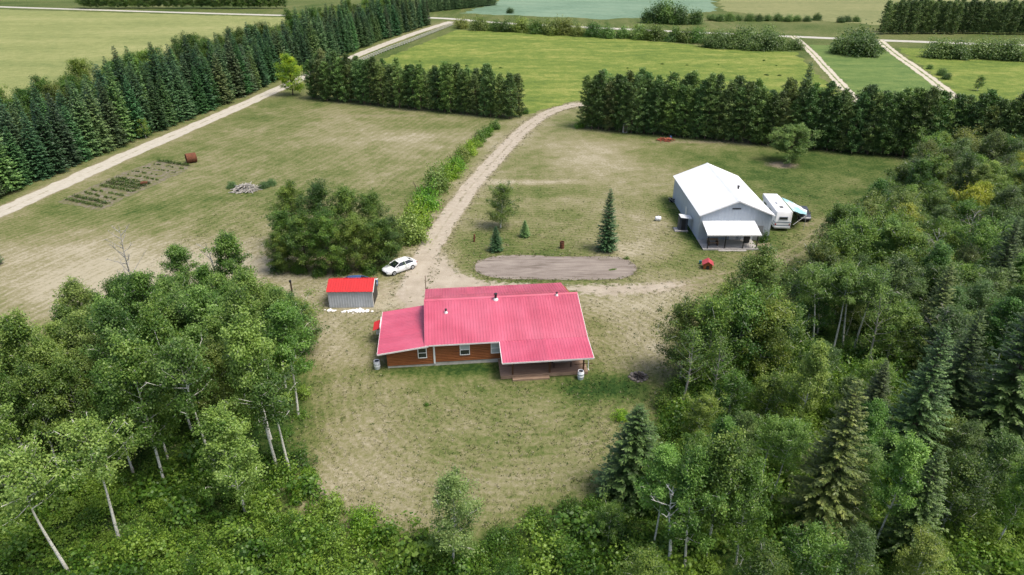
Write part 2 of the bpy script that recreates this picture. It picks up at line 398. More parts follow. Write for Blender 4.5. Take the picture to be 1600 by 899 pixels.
def track_mat(name, rut, rutw, median, med_amt, col_a, col_b, edge=.25):
    t = NT(name); p = t.wpos(); u = t.math('ABSOLUTE', t.attr('across'))
    n = t.noise(p, 1.3, 5, .65); n2 = t.noise(p, 7, 4, .6)
    grav = t.ramp(t.math('ADD', t.math('MULTIPLY', n, .6), t.math('MULTIPLY', n2, .4)), [(.3, col_a), (.7, col_b)])
    # grass grows in the middle and at the border
    dd = t.math('SUBTRACT', t.math('ABSOLUTE', t.math('SUBTRACT', u, rut)), rutw)
    f = t.math('ADD', t.math('MULTIPLY', dd, 2.2), t.math('MULTIPLY', t.math('SUBTRACT', t.noise(p, .4, 7, .75), .5), 2.8))
    f = t.math('MULTIPLY', t.ramp(f, [(.25, 0), (.65, 1)]), med_amt)
    gr = t.ramp(t.noise(p, 4, 4, .6), [(.3, median[0]), (.7, median[1])])
    t.bump(n2, .4, .04)
    return t.fin(t.mix(f, grav, gr), .95, .1)
OLIVE = ((.09, .10, .035), (.22, .19, .10))
M['drive'] = track_mat('gravel driveway', .5, .28, OLIVE, .5, (.26, .22, .165), (.43, .385, .31))
M['lane'] = track_mat('gravel lane', .5, .32, OLIVE, .75, (.32, .295, .235), (.48, .45, .38))
M['track'] = track_mat('two wheel track', .55, .2, ((.08, .12, .03), (.16, .19, .06)), 1.0, (.38, .34, .26), (.50, .46, .37))
t = NT('gravel yard'); p = t.wpos(); n = t.noise(p, .45, 6, .65); n2 = t.noise(p, 8, 4, .6)
gcol = t.ramp(t.math('ADD', t.math('MULTIPLY', n, .6), t.math('MULTIPLY', n2, .4)), [(.3, (.24, .205, .15)), (.55, (.36, .315, .245)), (.75, (.44, .40, .32))])
wf = t.ramp(t.noise(p, 1.7, 6, .7), [(.60, 0), (.70, .8)]); gcol = t.mix(wf, gcol, (.20, .18, .08)); t.bump(n2, .4, .04)
M['yard'] = t.fin(gcol, .95, .1)
strip('lane', LANE, 4.0, .012, M['lane'], .35, 2)
strip('driveway', DRIVE, 3.3, .012, M['drive'], .25, 4)
t = NT('far gravel road'); M['road'] = t.fin(t.ramp(t.noise(t.wpos(), .3, 4), [(.3, (.34, .33, .28)), (.7, (.46, .44, .38))]), .95, .1)
strip('road', ROAD, 6.0, .010, M['road'], .3, 6, 4)
strip('track', TRACK_A, 3.0, .012, M['track'], .3, 7)
strip('track', TRACK_B, 3.6, .014, M['track'], .3, 8)
sheet('gravel_yard', gp([(659, 396), (684, 398), (708, 427), (756, 443), (860, 450), (990, 448), (1030, 447), (960, 459), (915, 457), (895, 454), (780, 454), (672, 468), (656, 484), (638, 482), (632, 462), (636, 438), (650, 414)]), .017, M['yard'], .12, 3)

t = NT('raked grey gravel'); p = t.wpos(); n2 = t.noise(p, 9, 4, .6)
sw = t.noise(t.mapping(p, (.16, 1, 1)), .9, 4, .6, 1.6)
f = t.math('ADD', t.math('MULTIPLY', sw, .62), t.math('ADD', t.math('MULTIPLY', n2, .22), t.math('MULTIPLY', t.noise(p, .5, 4, .6), .16)))
t.bump(n2, .5, .05)
M['pad'] = t.fin(t.ramp(f, [(.36, (.13, .108, .088)), (.5, (.215, .183, .155)), (.64, (.285, .25, .21))]), .95, .1)
sheet('gravel_pad', gp([(740, 416), (748, 407), (768, 401), (810, 399), (870, 401), (930, 401), (965, 402), (985, 408), (996, 419), (990, 430), (965, 437), (905, 438), (850, 437), (790, 437), (758, 432), (744, 425)]), .023, M['pad'], .1, 9)

def meadow_mat(name, a, b, c_, s=.08):
    t = NT(name); p = t.wpos(); n = t.noise(t.mapping(p, (.35, 1, 1)), s, 6, .68); n2 = t.noise(p, 1.1, 5, .7); n3 = t.noise(p, .25, 4, .7)
    f = t.math('ADD', t.math('MULTIPLY', n, .42), t.math('ADD', t.math('MULTIPLY', n2, .24), t.math('MULTIPLY', n3, .34)))
    t.bump(n2, .8, .3); return t.fin(t.ramp(f, [(.38, a), (.5, b), (.62, c_)]), .95, .1)
M['meadow'] = meadow_mat('flowering meadow', (.065, .11, .022), (.13, .175, .034), (.25, .255, .07))
M['meadow2'] = meadow_mat('green strip', (.06, .11, .028), (.105, .16, .045), (.16, .205, .06))
M['crop'] = meadow_mat('blue green crop', (.115, .19, .125), (.155, .235, .16), (.19, .265, .18), .02)
t = NT('blue green crop with tramlines'); p = t.wpos(); rw = t.mapping(p, (1, 1, 1), (0, 0, R(-62)))
sx = t.n.new('ShaderNodeSeparateXYZ'); t.L(rw, sx.inputs[0]); fr = t.math('FRACT', t.math('MULTIPLY', sx.outputs[0], 1 / 19.0))
ln = t.math('LESS_THAN', t.math('ABSOLUTE', t.math('SUBTRACT', fr, .5)), .035)
cc = t.ramp(t.math('ADD', t.math('MULTIPLY', t.noise(p, .02, 5, .6), .55), t.math('MULTIPLY', t.noise(p, .35, 5, .7), .45)), [(.36, (.10, .165, .105)), (.5, (.145, .22, .148)), (.64, (.19, .26, .175))])
M['crop'] = t.fin(t.mix(t.math('MULTIPLY', ln, .5), cc, (.09, .13, .07)), .95, .1)
M['hay'] = meadow_mat('pale hay field', (.13, .165, .055), (.20, .22, .08), (.28, .28, .12), .03)
M['rough'] = meadow_mat('rough pasture', (.12, .145, .055), (.18, .19, .08), (.25, .24, .11), .02)
sheet('meadow', gp([(600, 92), (650, 72), (714, 47), (850, 50), (1000, 62), (1100, 73), (1243, 82), (1268, 108), (1300, 137), (1330, 170), (1200, 200), (1000, 180), (905, 158), (880, 162), (845, 172), (815, 182), (600, 140)]), .007, M['meadow'], .7, 11)
sheet('meadow', gp([(1400, 74), (1700, 88), (1900, 230), (1640, 262), (1560, 196), (1505, 155), (1450, 112)]), .006, M['meadow'], .7, 12)
sheet('grass_strip', gp([(1262, 70), (1372, 73), (1432, 112), (1490, 157), (1560, 210), (1400, 205), (1352, 165), (1322, 134), (1296, 104)]), .009, M['meadow2'], .5, 13)
sheet('crop_field', gp([(720, 21), (760, 10), (820, -14), (870, -40), (1105, -40), (1113, 0), (1120, 17), (1070, 22), (1010, 28), (940, 30), (850, 26)]), .006, M['crop'], 1.5, 14)
sheet('hay_field', gp([(-700, 0), (0, 15), (428, 27), (520, 30), (430, 100), (200, 150), (-300, 250), (-900, 120)]), .005, M['hay'], 1, 15)
sheet('pasture', gp([(1128, 17), (1116, -20), (1110, -45), (2300, -45), (2300, 40), (1700, 40), (1380, 40), (1250, 30)]), .005, M['rough'], 1.5, 16)

# garden bed with planted rows
t = NT('garden soil'); p = t.wpos(); n = t.noise(p, 2.2, 5, .65)
sg = t.ramp(t.noise(p, .9, 7, .75), [(.42, 0), (.56, .9)])
M['soil'] = t.fin(t.mix(sg, t.ramp(n, [(.3, (.12, .10, .075)), (.55, (.185, .16, .125)), (.75, (.25, .22, .175))]), t.ramp(t.noise(p, 3, 4), [(.3, (.07, .09, .028)), (.7, (.16, .155, .06))])), .95, .1)

gb = sheet('garden_bed', GARDEN, .018, M['soil'], .25, 17)

# ------------------------------------------------------------------ buildings: the house
def panel_mesh(name, w, L_, mat, ribs=3, th=.03, rh=.028):
    """one ribbed metal sheet: x across 0..w, y 0..L down the slope, z up"""
    pr = [(0, 0)]
    for k in range(ribs):
        c_ = w * (k + .5) / ribs; pr += [(c_ - .05, 0), (c_ - .022, rh), (c_ + .022, rh), (c_ + .05, 0)]
    pr += [(w, 0)]
    b = MB(); n = len(pr); v = [(x, y, z + th) for y in (0, L_) for x, z in pr] + [(0, L_, 0), (w, L_, 0)]
    f = [(i, i + 1, n + i + 1, n + i) for i in range(n - 1)] + [(n,) + tuple(range(n + 1, 2 * n)) + (2 * n + 1, 2 * n)]
    b.add(v, [tuple(reversed(q)) for q in f]); return b.mesh(name, mat)
def lay_panels(parent, name, p0, along, down, count, w, mat, ribs=3, span=None):
    """count panels from corner p0 along the eave direction; down = vector of the slope"""
    along = Vector(along).normalized(); down = Vector(down); L_ = down.length; d_ = down.normalized(); up = along.cross(d_)
    me = panel_mesh(name, w - .006, L_, mat, ribs)
    if up.z < 0: up = -up
    out = []
    for k in range(count):
        o = mobj(name, me, parent); q = Vector(p0) + along * (w * k)
        x_ = along; 
        mt = Matrix((( x_.x, d_.x, up.x, q.x), (x_.y, d_.y, up.y, q.y), (x_.z, d_.z, up.z, q.z), (0, 0, 0, 1)))
        o.matrix_local = mt; out.append(o)
    return out

def metal(name, col, rough=.35, spec=.6, streak=.2, fade_sheen=None):
    t = NT(name); p = t.pos(); n = t.noise(t.mapping(p, (2.5, .35, 1)), 1.2, 5, .6); n2 = t.noise(t.wpos(), .35, 4)
    k = t.math('ADD', t.math('MULTIPLY', n, .5), t.math('MULTIPLY', n2, .5))
    c_ = t.mix(1.0, col, t.ramp(k, [(.3, 1 - streak), (.7, 1.0)]), 'MULTIPLY')
    if fade_sheen:
        c_ = t.mix(t.ramp(n2, [(.35, .1), (.7, .85)]), c_, fade_sheen)  # paler pink patches put sky sheen, besides fading, into the roof colour
        oi = t.n.new('ShaderNodeObjectInfo'); c_ = t.mix(1.0, c_, t.ramp(oi.outputs['Random'], [(0, .90), (1, 1.06)]), 'MULTIPLY')
        sep = t.n.new('ShaderNodeSeparateXYZ'); t.L(p, sep.inputs[0])
        sw = t.math('FRACT', t.math('MULTIPLY', sep.outputs[1], 1.55)); sx = t.math('FRACT', t.math('MULTIPLY', sep.outputs[0], 6.7))
        dot = t.math('MULTIPLY', t.math('LESS_THAN', t.math('ABSOLUTE', t.math('SUBTRACT', sw, .5)), .028), t.math('LESS_THAN', t.math('ABSOLUTE', t.math('SUBTRACT', sx, .5)), .12))
        c_ = t.mix(t.math('MULTIPLY', dot, .55), c_, (.16, .05, .06))
        st = t.ramp(t.noise(t.mapping(p, (7, .25, 1)), 1.4, 5, .7), [(.55, 0), (.75, .35)]); c_ = t.mix(st, c_, (.30, .10, .11))
    t.fin(c_, t.math('ADD', t.math('MULTIPLY', n, .15), rough - .07), spec); return t.m
M['roof_pink'] = metal('weathered crimson roof metal with painted sheen', (.46, .055, .105), .40, .8, .2, (.49, .098, .155))
M['roof_red'] = metal('red roof metal', (.52, .02, .02), .45, .5, .15)
M['roof_white'] = metal('white roof metal', (.70, .72, .73), .4, .5, .10)
M['trim'] = paint('white trim', (.78, .77, .74), .5, .4, .08)
M['fascia'] = paint('pale fascia', (.70, .66, .64), .5, .4, .1)
M['glass'] = NT('window glass').fin((.02, .025, .03), .06, .8)
M['pale_pane'] = paint('pale glossy pane', (.42, .47, .47), .15, .7, .1)  # the pane itself is pale and glossy
M['dark'] = paint('dark metal', (.025, .025, .027), .5, .4, .2)
M['concrete'] = dirty('foundation concrete', (.50, .47, .42), (.26, .22, .16), .6, .9)
M['steel'] = paint('galvanised steel', (.45, .47, .48), .4, .6, .15, 3, .4)
M['rust'] = dirty('rust', (.16, .06, .03), (.06, .03, .02), .8, .9, 4)
M['stone'] = dirty('field stone', (.36, .34, .31), (.20, .18, .15), .7, .9, 3)
M['plastic_white'] = paint('white plastic', (.76, .78, .80), .4, .4, .06)
M['rubber'] = paint('tyre rubber', (.02, .02, .02), .8, .2, .2)
t = NT('stained log siding'); p = t.pos(); n = t.noise(t.mapping(p, (.5, 4, 9)), 1.5, 6, .65); n2 = t.noise(p, .6, 3)
c = t.ramp(t.math('ADD', t.math('MULTIPLY', n, .7), t.math('MULTIPLY', n2, .3)), [(.3, (.13, .036, .012)), (.5, (.26, .085, .024)), (.7, (.36, .13, .04))]); M['log'] = t.fin(c, .55, .35)
t = NT('deck boards'); p = t.pos(); n = t.noise(t.mapping(p, (.6, 7, 1)), 1.5, 6, .65)
M['deck'] = t.fin(t.ramp(n, [(.3, (.20, .13, .085)), (.7, (.38, .27, .19))]), .8, .2)
t = NT('grey deck boards'); p = t.pos(); n = t.noise(t.mapping(p, (.6, 7, 1)), 1.5, 6, .65)
M['gdeck'] = t.fin(t.ramp(n, [(.3, (.26, .24, .22)), (.7, (.48, .46, .43))]), .85, .2)
M['post_brown'] = paint('brown post', (.10, .05, .025), .7, .2, .2)

def window(parent, u0, u1, z0, z1, v, pane_top, pane_bot, axis='v'):
    """double-hung window in the wall plane v (proud towards -v)"""
    f = MB(); fw = .075
    f.box(u0, u0 + fw, v - .09, v, z0, z1).box(u1 - fw, u1, v - .09, v, z0, z1)
    f.box(u0 + fw, u1 - fw, v - .09, v, z1 - fw, z1).box(u0 + fw, u1 - fw, v - .10, v, z0, z0 + fw)
    zm = (z0 + z1) / 2; f.box(u0 + fw, u1 - fw, v - .085, v, zm - .03, zm + .03)
    w = f.build('window', M['trim'], parent)
    MB().box(u0 + fw, u1 - fw, v - .055, v - .03, zm + .03, z1 - fw).build('pane', pane_top, w)
    MB().box(u0 + fw, u1 - fw, v - .065, v - .04, z0 + fw, zm - .03).build('pane', pane_bot, w)
    return w
def logs(parent, name, u0, u1, v, z0, z1f, h=.19):
    """horizontal half-log siding on the plane v; z1f(u) the top line"""
    b = MB(); z = z0; k = 0
    while z < max(z1f(u0), z1f(u1)) - .02:
        def clip(zz): # extent along u where the wall is higher than zz
            a, c_ = u0, u1
            if z1f(u0) < zz:
                lo, hi = u0, u1
                for _ in range(30):
                    m = (lo + hi) / 2
                    if z1f(m) < zz: lo = m
                    else: hi = m
                a = hi
            return a, c_
        zt = z + h - .006; a, c_ = clip(min(zt, z + h)); a0, _ = clip(z)
        if c_ - a > .05:
            pr = [(v + .02, z), (v - .025, z + .012), (v - .05, z + h * .3), (v - .05, z + h * .65), (v - .025, zt - .01), (v + .02, zt)]
            b.prism(pr, 'x', a, c_)
        z += h; k += 1
    o = b.build(name, M['log'], parent); o['kind'] = 'stuff'; return o

H0 = (-7.75, 57.45); HA = R(6.0)
house = empty('house', (H0[0], H0[1], 0), HA)
tag(house, 'long log-sided house with a pale crimson ribbed metal roof and front porch', 'house')
prof = [(0, .42), (0, 2.62), (5.43, 4.38), (7.3, 3.75), (10.1, 3.05), (10.1, .42)]
MB().prism(prof, 'x', 0, 14.9).build('wall', M['log'], house)
MB().prism([(-4.7, .25), (-.003, .25), (-.003, 2.62), (-4.7, 2.0)], 'y', .02, 7.6).build('annex_wall', M['log'], house)
MB().box(.02, 14.88, .02, 10.08, -.05, .417).box(-4.68, .017, .04, 7.58, -.05, .247).build('foundation', M['concrete'], house)
logs(house, 'log_siding', .06, 14.84, 0, .42, lambda u: 2.6)
logs(house, 'log_siding', -4.68, -.06, .02, .25, lambda u: 2.6 + (u) * .132)
MB().box(-.09, .09, -.08, .05, .3, 2.62).build('corner_board', M['trim'], house)
SL = (4.62 - 2.72) / 5.93
def rz_(v): return 4.62 - SL * abs(v - 5.43) if v >= -.5 else 2.72 - (-.5 - v) * .135
lay_panels(house, 'roof_panel', (-.85, 5.43, 4.62), (1, 0, 0), (0, -5.93, -SL * 5.93), 18, .9, M['roof_pink'])
lay_panels(house, 'porch_roof_panel', (6.5, -.5, 2.712), (1, 0, 0), (0, -3.2, -.43), 10, .884, M['roof_pink'])
lay_panels(house, 'rear_roof_panel', (-.85, 5.43, 4.62), (1, 0, 0), (0, 1.95, -SL * 1.95), 17, .904, M['roof_pink'])
lay_panels(house, 'rear_roof_panel', (-.85, 7.36, 4.01), (1, 0, 0), (0, 3.15, -.74), 17, .904, M['roof_pink'])
lay_panels(house, 'annex_roof_panel', (-.45, -.62, 2.74), (0, 1, 0), (-5.05, 0, -.66), 9, .944, M['roof_pink'])
MB().prism([(5.2, 4.60), (5.43, 4.70), (5.66, 4.60), (5.66, 4.585), (5.43, 4.68), (5.2, 4.585)], 'x', -.87, 15.36).build('ridge_cap', M['roof_pink'], house)
fb = MB()                                                           # white fascia round every visible edge
fb.box(-.85, 6.46, -.53, -.505, 2.60, 2.745)
fb.build('fascia', M['fascia'], house)
MB().box(6.46, 15.38, -3.735, -3.71, 2.16, 2.315).build('fascia', M['fascia'], house)
MB().prism([(-.5, 2.60), (-3.71, 2.17), (-3.71, 2.31), (-.5, 2.74)], 'x', 6.44, 6.495).build('rake_board', M['fascia'], house)
MB().prism([(5.43, 4.48), (-.5, 2.58), (-3.71, 2.16), (-3.71, 2.30), (-.5, 2.72), (5.43, 4.63)], 'x', 15.345, 15.39).build('rake_board', M['fascia'], house)
MB().prism([(-.5, 2.58), (5.43, 4.48), (5.43, 4.65), (-.5, 2.745)], 'x', -.89, -.853).build('rake_board', M['roof_pink'], house)
MB().prism([(-5.5, 1.96), (-.5, 2.61), (-.5, 2.77), (-5.5, 2.12)], 'y', -.66, -.625).build('rake_board', M['fascia'], house)
MB().box(-5.54, -5.505, -.66, 7.9, 1.96, 2.12).build('fascia', M['fascia'], house)
window(house, -1.62, -.72, 1.05, 2.25, -.03, M['glass'], M['glass'])
window(house, 2.55, 3.55, 1.15, 2.38, -.05, M['pale_pane'], M['glass'])
window(house, 5.65, 6.6, 1.15, 2.38, -.05, M['pale_pane'], M['pale_pane'])
window(house, 8.6, 10.2, 1.1, 2.3, -.05, M['glass'], M['glass'])
dr = MB().box(11.4, 12.35, -.09, -.04, .42, 2.45).build('door', M['trim'], house)
MB().box(11.6, 12.15, -.10, -.085, 1.4, 2.2).build('pane', M['glass'], dr)
# porch: deck of boards, step, posts, beam
b = MB()
for k in range(22): b.box(6.35, 15.0, -3.1 + k * .14, -3.1 + k * .14 + .128, .33, .37)
o = b.build('deck_boards', M['deck'], house); o['kind'] = 'stuff'
MB().box(6.37, 14.98, -3.13, -3.102, .06, .36).build('deck_skirt', M['deck'], house)
MB().box(7.5, 11.1, -3.55, -3.135, .0, .19).build('step', M['deck'], house)
for u in (7.55, 11.2, 14.55): MB().box(u - .07, u + .07, -2.98, -2.84, .37, 2.22).build('post', M['post_brown'], house)
MB().box(6.6, 15.2, -2.98, -2.84, 2.14, 2.28).build('beam', M['post_brown'], house)
for u in (7.55, 14.55): MB().box(u - .9, u + .9, -2.93, -2.89, 1.1, 1.16).build('rail', M['post_brown'], house) if u > 10 else None
b = MB(); b.tube([(14.85, -3.62, 2.2), (14.85, -3.62, 1.05), (14.9, -3.85, .98)], .045, 8); b.build('downspout', M['trim'], house)
def vent(u, v, r, h, name='roof_vent'):
    z = rz_(v) + .03
    b = MB().lathe([(r * 2.1, z - .08), (r * 2.0, z + .05), (r * 1.25, z + .16), (r * 1.2, z + .2)], 14, Matrix.Translation((u, v, 0)))
    o = b.build(name, M['trim'], house, True)
    MB().lathe([(r, z + .1), (r, z + h * .8), (r * 1.45, z + h * .82), (r * 1.45, z + h * .95), (r * .5, z + h)], 14, Matrix.Translation((u, v, 0))).build('pipe', M['dark'], o, True)
vent(6.6, 5.0, .13, .75, 'chimney'); vent(1.35, 3.55, .09, .45); vent(13.1, 5.15, .08, .4)
# door canopy at the annex end
MB().prism([(-6.35, 1.72), (-5.56, 2.02), (-5.56, 2.06), (-6.35, 1.76)], 'y', 4.6, 6.4).build('canopy', M['roof_red'], house)
MB().box(-5.6, -5.545, 4.4, 6.5, 2.0, 2.3).build('canopy_trim', M['trim'], house)
MB().box(-6.1, -5.2, 5.2, 5.9, .9, 1.5).build('heat_pump', M['plastic_white'], house)
# thin mast behind the left end
mx = g(661, 478)
tag(MB().tube([(0, 0, 0), (0, 0, 2.9), (.02, 0, 4.6)], [.05, .045, .03], 6).build('mast', M['post_brown'], loc=(-9.75, 68.6, 0)), 'thin upright mast at the back left corner of the crimson-roofed house', 'mast')

def barrel(loc, label, openz=True):
    e = empty('rain_barrel', loc); tag(e, label, 'barrel', 'white rain barrels')
    MB().lathe([(.27, 0), (.29, .04), (.31, .3), (.325, .32), (.325, .36), (.315, .38), (.315, .62), (.33, .64), (.33, .68), (.31, .70), (.29, .9), (.28, .94), (.25, .94), (.24, .86)], 24).build('body', M['plastic_white'], e, True)
    MB().lathe([(.235, .84), (.235, .87), (.02, .875)], 20).build('opening', M['dark'], e, True)
x, y = g(590, 575); barrel((x, y - .1, 0), 'white rain barrel at the left front corner of the house')
x, y = g(907, 592); barrel((x, y, 0), 'white rain barrel in front of the right porch post')
# covered table on the porch
tb = empty('patio_table', (H0[0] + 12.6 * math.cos(HA) + 1.7 * math.sin(HA), H0[1] + 12.6 * math.sin(HA) - 1.7 * math.cos(HA), .37), HA)
tag(tb, 'low table with a grey cover standing in the shade of the porch', 'table')
MB().box(-.95, .95, -.5, .5, .62, .70, c=.03).build('table_top', M['stone'], tb)
for sx in (-.85, .85):
    for sy in (-.42, .42): MB().box(sx - .04, sx + .04, sy - .04, sy + .04, 0, .62).build('leg', M['dark'], tb)

# ------------------------------------------------------------------ shed with red roof
SX, SY = -21.2, 69.45
shed = empty('shed', (SX, SY, 0), R(1)); tag(shed, 'small grey ribbed metal shed with bright red roof', 'shed')
def ribwall(parent, name, x0, x1, y, z0, z1, mat, step=.3, side=-1):
    b = MB(); b.box(x0, x1, y, y + .06, z0, z1); n = int((x1 - x0) / step)
    for k in range(n):
        c_ = x0 + (k + .5) * (x1 - x0) / n
        b.prism([(c_ - .045, y - .001), (c_ - .02, y - .03), (c_ + .02, y - .03), (c_ + .045, y - .001)], 'z', z0, z1)
    return b.build(name, mat, parent)
M['clad'] = dirty('pale blue grey cladding', (.42, .45, .48), (.30, .31, .31), .5, .5, 1.5)
M['shopclad'] = dirty('pale cladding', (.47, .52, .57), (.38, .41, .43), .5, .5, .5)
ribwall(shed, 'front_wall', 0, 5.1, 0, .02, 2.15, M['clad'])
MB().prism([(.06, .02), (3.2, .02), (3.2, 2.15), (1.63, 2.86), (.06, 2.15)], 'x', .01, .07).build('end_wall', M['clad'], shed)
MB().prism([(.06, .02), (3.2, .02), (3.2, 2.15), (1.63, 2.86), (.06, 2.15)], 'x', 5.03, 5.09).build('end_wall', M['dark'], shed)
MB().box(.08, 5.02, 3.15, 3.2, .02, 2.15).build('rear_wall', M['clad'], shed)
lay_panels(shed, 'roof_panel', (-.12, 1.63, 2.93), (1, 0, 0), (0, -1.8, -.80), 6, .89, M['roof_red'])
lay_panels(shed, 'roof_panel', (-.12, 1.63, 2.93), (1, 0, 0), (0, 1.8, -.80), 6, .89, M['roof_red'])
MB().prism([(-.17, 2.0), (1.63, 2.80), (3.43, 2.0), (3.43, 2.1), (1.63, 2.93), (-.17, 2.1)], 'x', 5.225, 5.27).build('rake_board', M['trim'], shed)
MB().box(5.09, 5.14, -.03, .09, .02, 2.05).build('corner_trim', M['trim'], shed)
# pale rubble along the shed foot
M['chalk'] = paint('chalky white rubble', (.74, .72, .68), .9, .1, .15, 6)
M['pitstone'] = dirty('sooty stone', (.17, .15, .13), (.05, .045, .04), .8, .9, 3)
def rock(r, seed, mat, name='stone'):
    rr = random.Random(seed); b = MB(); prof_ = []
    import bmesh
    bm = bmesh.new(); bmesh.ops.create_icosphere(bm, subdivisions=1, radius=r)
    for v in bm.verts: v.co *= rr.uniform(.7, 1.2); v.co.z *= .6
    me = bpy.data.meshes.new(name); bm.to_mesh(me); bm.free(); me.materials.append(mat)
    return me
rub = empty('rubble_heap', (SX + 2.2, SY - .9, 0)); tag(rub, 'low heap of chalky white rubble at the foot of the grey shed', 'rubble')
rms = [rock(.26, s, M['chalk']) for s in range(5)]
for k in range(56):
    rr = rnd
    cl = rr.choice([(-1.9, .5, .5), (.4, .0, .9), (2.2, .05, 1.0), (1.4, .2, .8)])
    o = mobj('stone', rms[k % 5], rub, (cl[0] + rr.gauss(0, .5) * cl[2], cl[1] * .4 + rr.gauss(0, .17), .06), rr.uniform(0, 6)); s = rr.uniform(.4, 1.15); o.scale = (s, s, s * .7)

# ------------------------------------------------------------------ white-roofed shop
shop = empty('workshop', (26.3, 89.1, 0)); tag(shop, 'pale metal workshop with white gable roof and small covered front deck', 'workshop')
SW, SD, SE, SA = 10.0, 17.0, 3.95, 6.0
ribwall(shop, 'left_wall', 0, SD, 0, .02, SE, M['shopclad'], .45).matrix_local = Matrix.Rotation(R(-90), 4, 'Z') @ Matrix.Translation((-SD, 0, 0))
gb_ = MB().prism([(0.07, .02), (SW - .07, .02), (SW - .07, SE), (SW / 2, SA - .06), (.07, SE)], 'y', 0, .08)
for k in range(22):
    c_ = .3 + k * .447; zt = SE - .02 + (SA - SE - .1) * (1 - abs(c_ - SW / 2) / (SW / 2))
    gb_.prism([(c_ - .05, -.001), (c_ - .02, -.03), (c_ + .02, -.03), (c_ + .05, -.001)], 'z', .02, zt)
gb_.build('front_wall', M['shopclad'], shop)
MB().prism([(0.07, .02), (SW - .07, .02), (SW - .07, SE), (SW / 2, SA - .06), (.07, SE)], 'y', SD - .08, SD).build('rear_wall', M['shopclad'], shop)
MB().box(SW - .06, SW, 0, SD, .02, SE).build('right_wall', M['shopclad'], shop)
ds = SA - SE + .02
lay_panels(shop, 'roof_panel', (SW / 2, -.3, SA + .03), (0, 1, 0), (-SW / 2 - .25, 0, -ds - .1), 19, .926, M['roof_white'])
lay_panels(shop, 'roof_panel', (SW / 2, -.3, SA + .03), (0, 1, 0), (SW / 2 + .25, 0, -ds - .1), 19, .926, M['roof_white'])
for s in (-1, 1):
    MB().prism([(SW / 2, SA - .12), (SW / 2 + s * (SW / 2 + .25), SE - .20), (SW / 2 + s * (SW / 2 + .25), SE - .06), (SW / 2, SA + .04)], 'y', -.35, -.31).build('rake_board', M['trim'], shop)
MB().prism([(SW / 2 - .25, SA - .02), (SW / 2, SA + .10), (SW / 2 + .25, SA - .02)], 'y', -.33, SD + .3).build('ridge_cap', M['roof_white'], shop)
MB().box(4.25, 5.45, -.07, -.035, 4.72, 4.9).build('gable_vent', M['dark'], shop)
d_ = MB().box(-.09, -.035, 7.2, 8.15, .1, 2.15).build('side_door', M['trim'], shop); MB().tube([(-.12, 7.35, 1.1), (-.12, 7.45, 1.1)], .03, 6).build('handle', M['dark'], d_)
pv = MB().lathe([(.2, 4.9), (.16, 5.12), (.14, 5.55), (.22, 5.57), (.22, 5.68), (.05, 5.74)], 12, Matrix.Translation((7.1, 7.2, 0))).build('roof_pipe', M['dark'], shop, True)
# front porch
lay_panels(shop, 'porch_roof_panel', (.25, -.02, 3.02), (1, 0, 0), (0, -3.45, -.70), 8, .92, M['roof_white'])
MB().box(.2, 7.66, -3.52, -3.475, 2.18, 2.34).build('fascia', M['trim'], shop)
b = MB()
for k in range(23): b.box(-.1, 7.6, -3.35 + k * .143, -3.35 + k * .143 + .13, .15, .2)
o = b.build('deck_boards', M['gdeck'], shop); o['kind'] = 'stuff'
MB().box(-.08, 7.58, -3.39, -3.352, .02, .19).build('deck_skirt', M['gdeck'], shop)
MB().box(2.0, 5.8, -3.75, -3.395, 0, .1).build('step', M['gdeck'], shop)
for u in (.55, 2.9, 5.4, 7.25): MB().box(u - .06, u + .06, -3.22, -3.10, .2, 2.25).build('post', M['dark'], shop)
MB().box(.3, 7.6, -3.22, -3.10, 2.12, 2.24).build('beam', M['dark'], shop)
d_ = MB().box(4.35, 5.3, -.09, -.035, .2, 2.25).build('door', M['trim'], shop); MB().box(4.55, 5.1, -.11, -.085, 1.2, 2.0).build('pane', M['glass'], d_)
for u in (3.2, 5.8):
    w = MB().box(u, u + .9, -.085, -.035, 1.0, 2.0).build('window', M['trim'], shop); MB().box(u + .08, u + .82, -.10, -.08, 1.08, 1.92).build('pane', M['glass'], w)
MB().box(7.8, 9.0, -.07, -.035, .1, 2.3).build('side_panel', paint('grey panel', (.25, .26, .27), .6), shop)
tb = empty('bench_table', (26.3 + 1.6, 89.1 - 1.6, .2)); tag(tb, 'wooden table and bench under the workshop porch roof', 'table')
MB().box(-.75, .75, -.35, .35, .68, .74).build('table_top', M['deck'], tb); MB().box(-.75, .75, -.75, -.5, .4, .45).build('bench', M['deck'], tb)
for sx in (-.6, .6): MB().box(sx - .05, sx + .05, -.7, .3, 0, .68).build('leg', M['post_brown'], tb)
ch = empty('barbecue', (26.3 + 6.5, 89.1 - 1.2, .2)); tag(ch, 'dark barbecue beside the right post of the workshop porch', 'barbecue')
MB().box(-.35, .35, -.25, .25, .1, .75, c=.03).build('cabinet', M['dark'], ch); MB().prism([(-.25, .75), (.25, .75), (.22, 1.0), (0, 1.12), (-.22, 1.0)], 'x', -.4, .4).build('lid', M['dark'], ch)

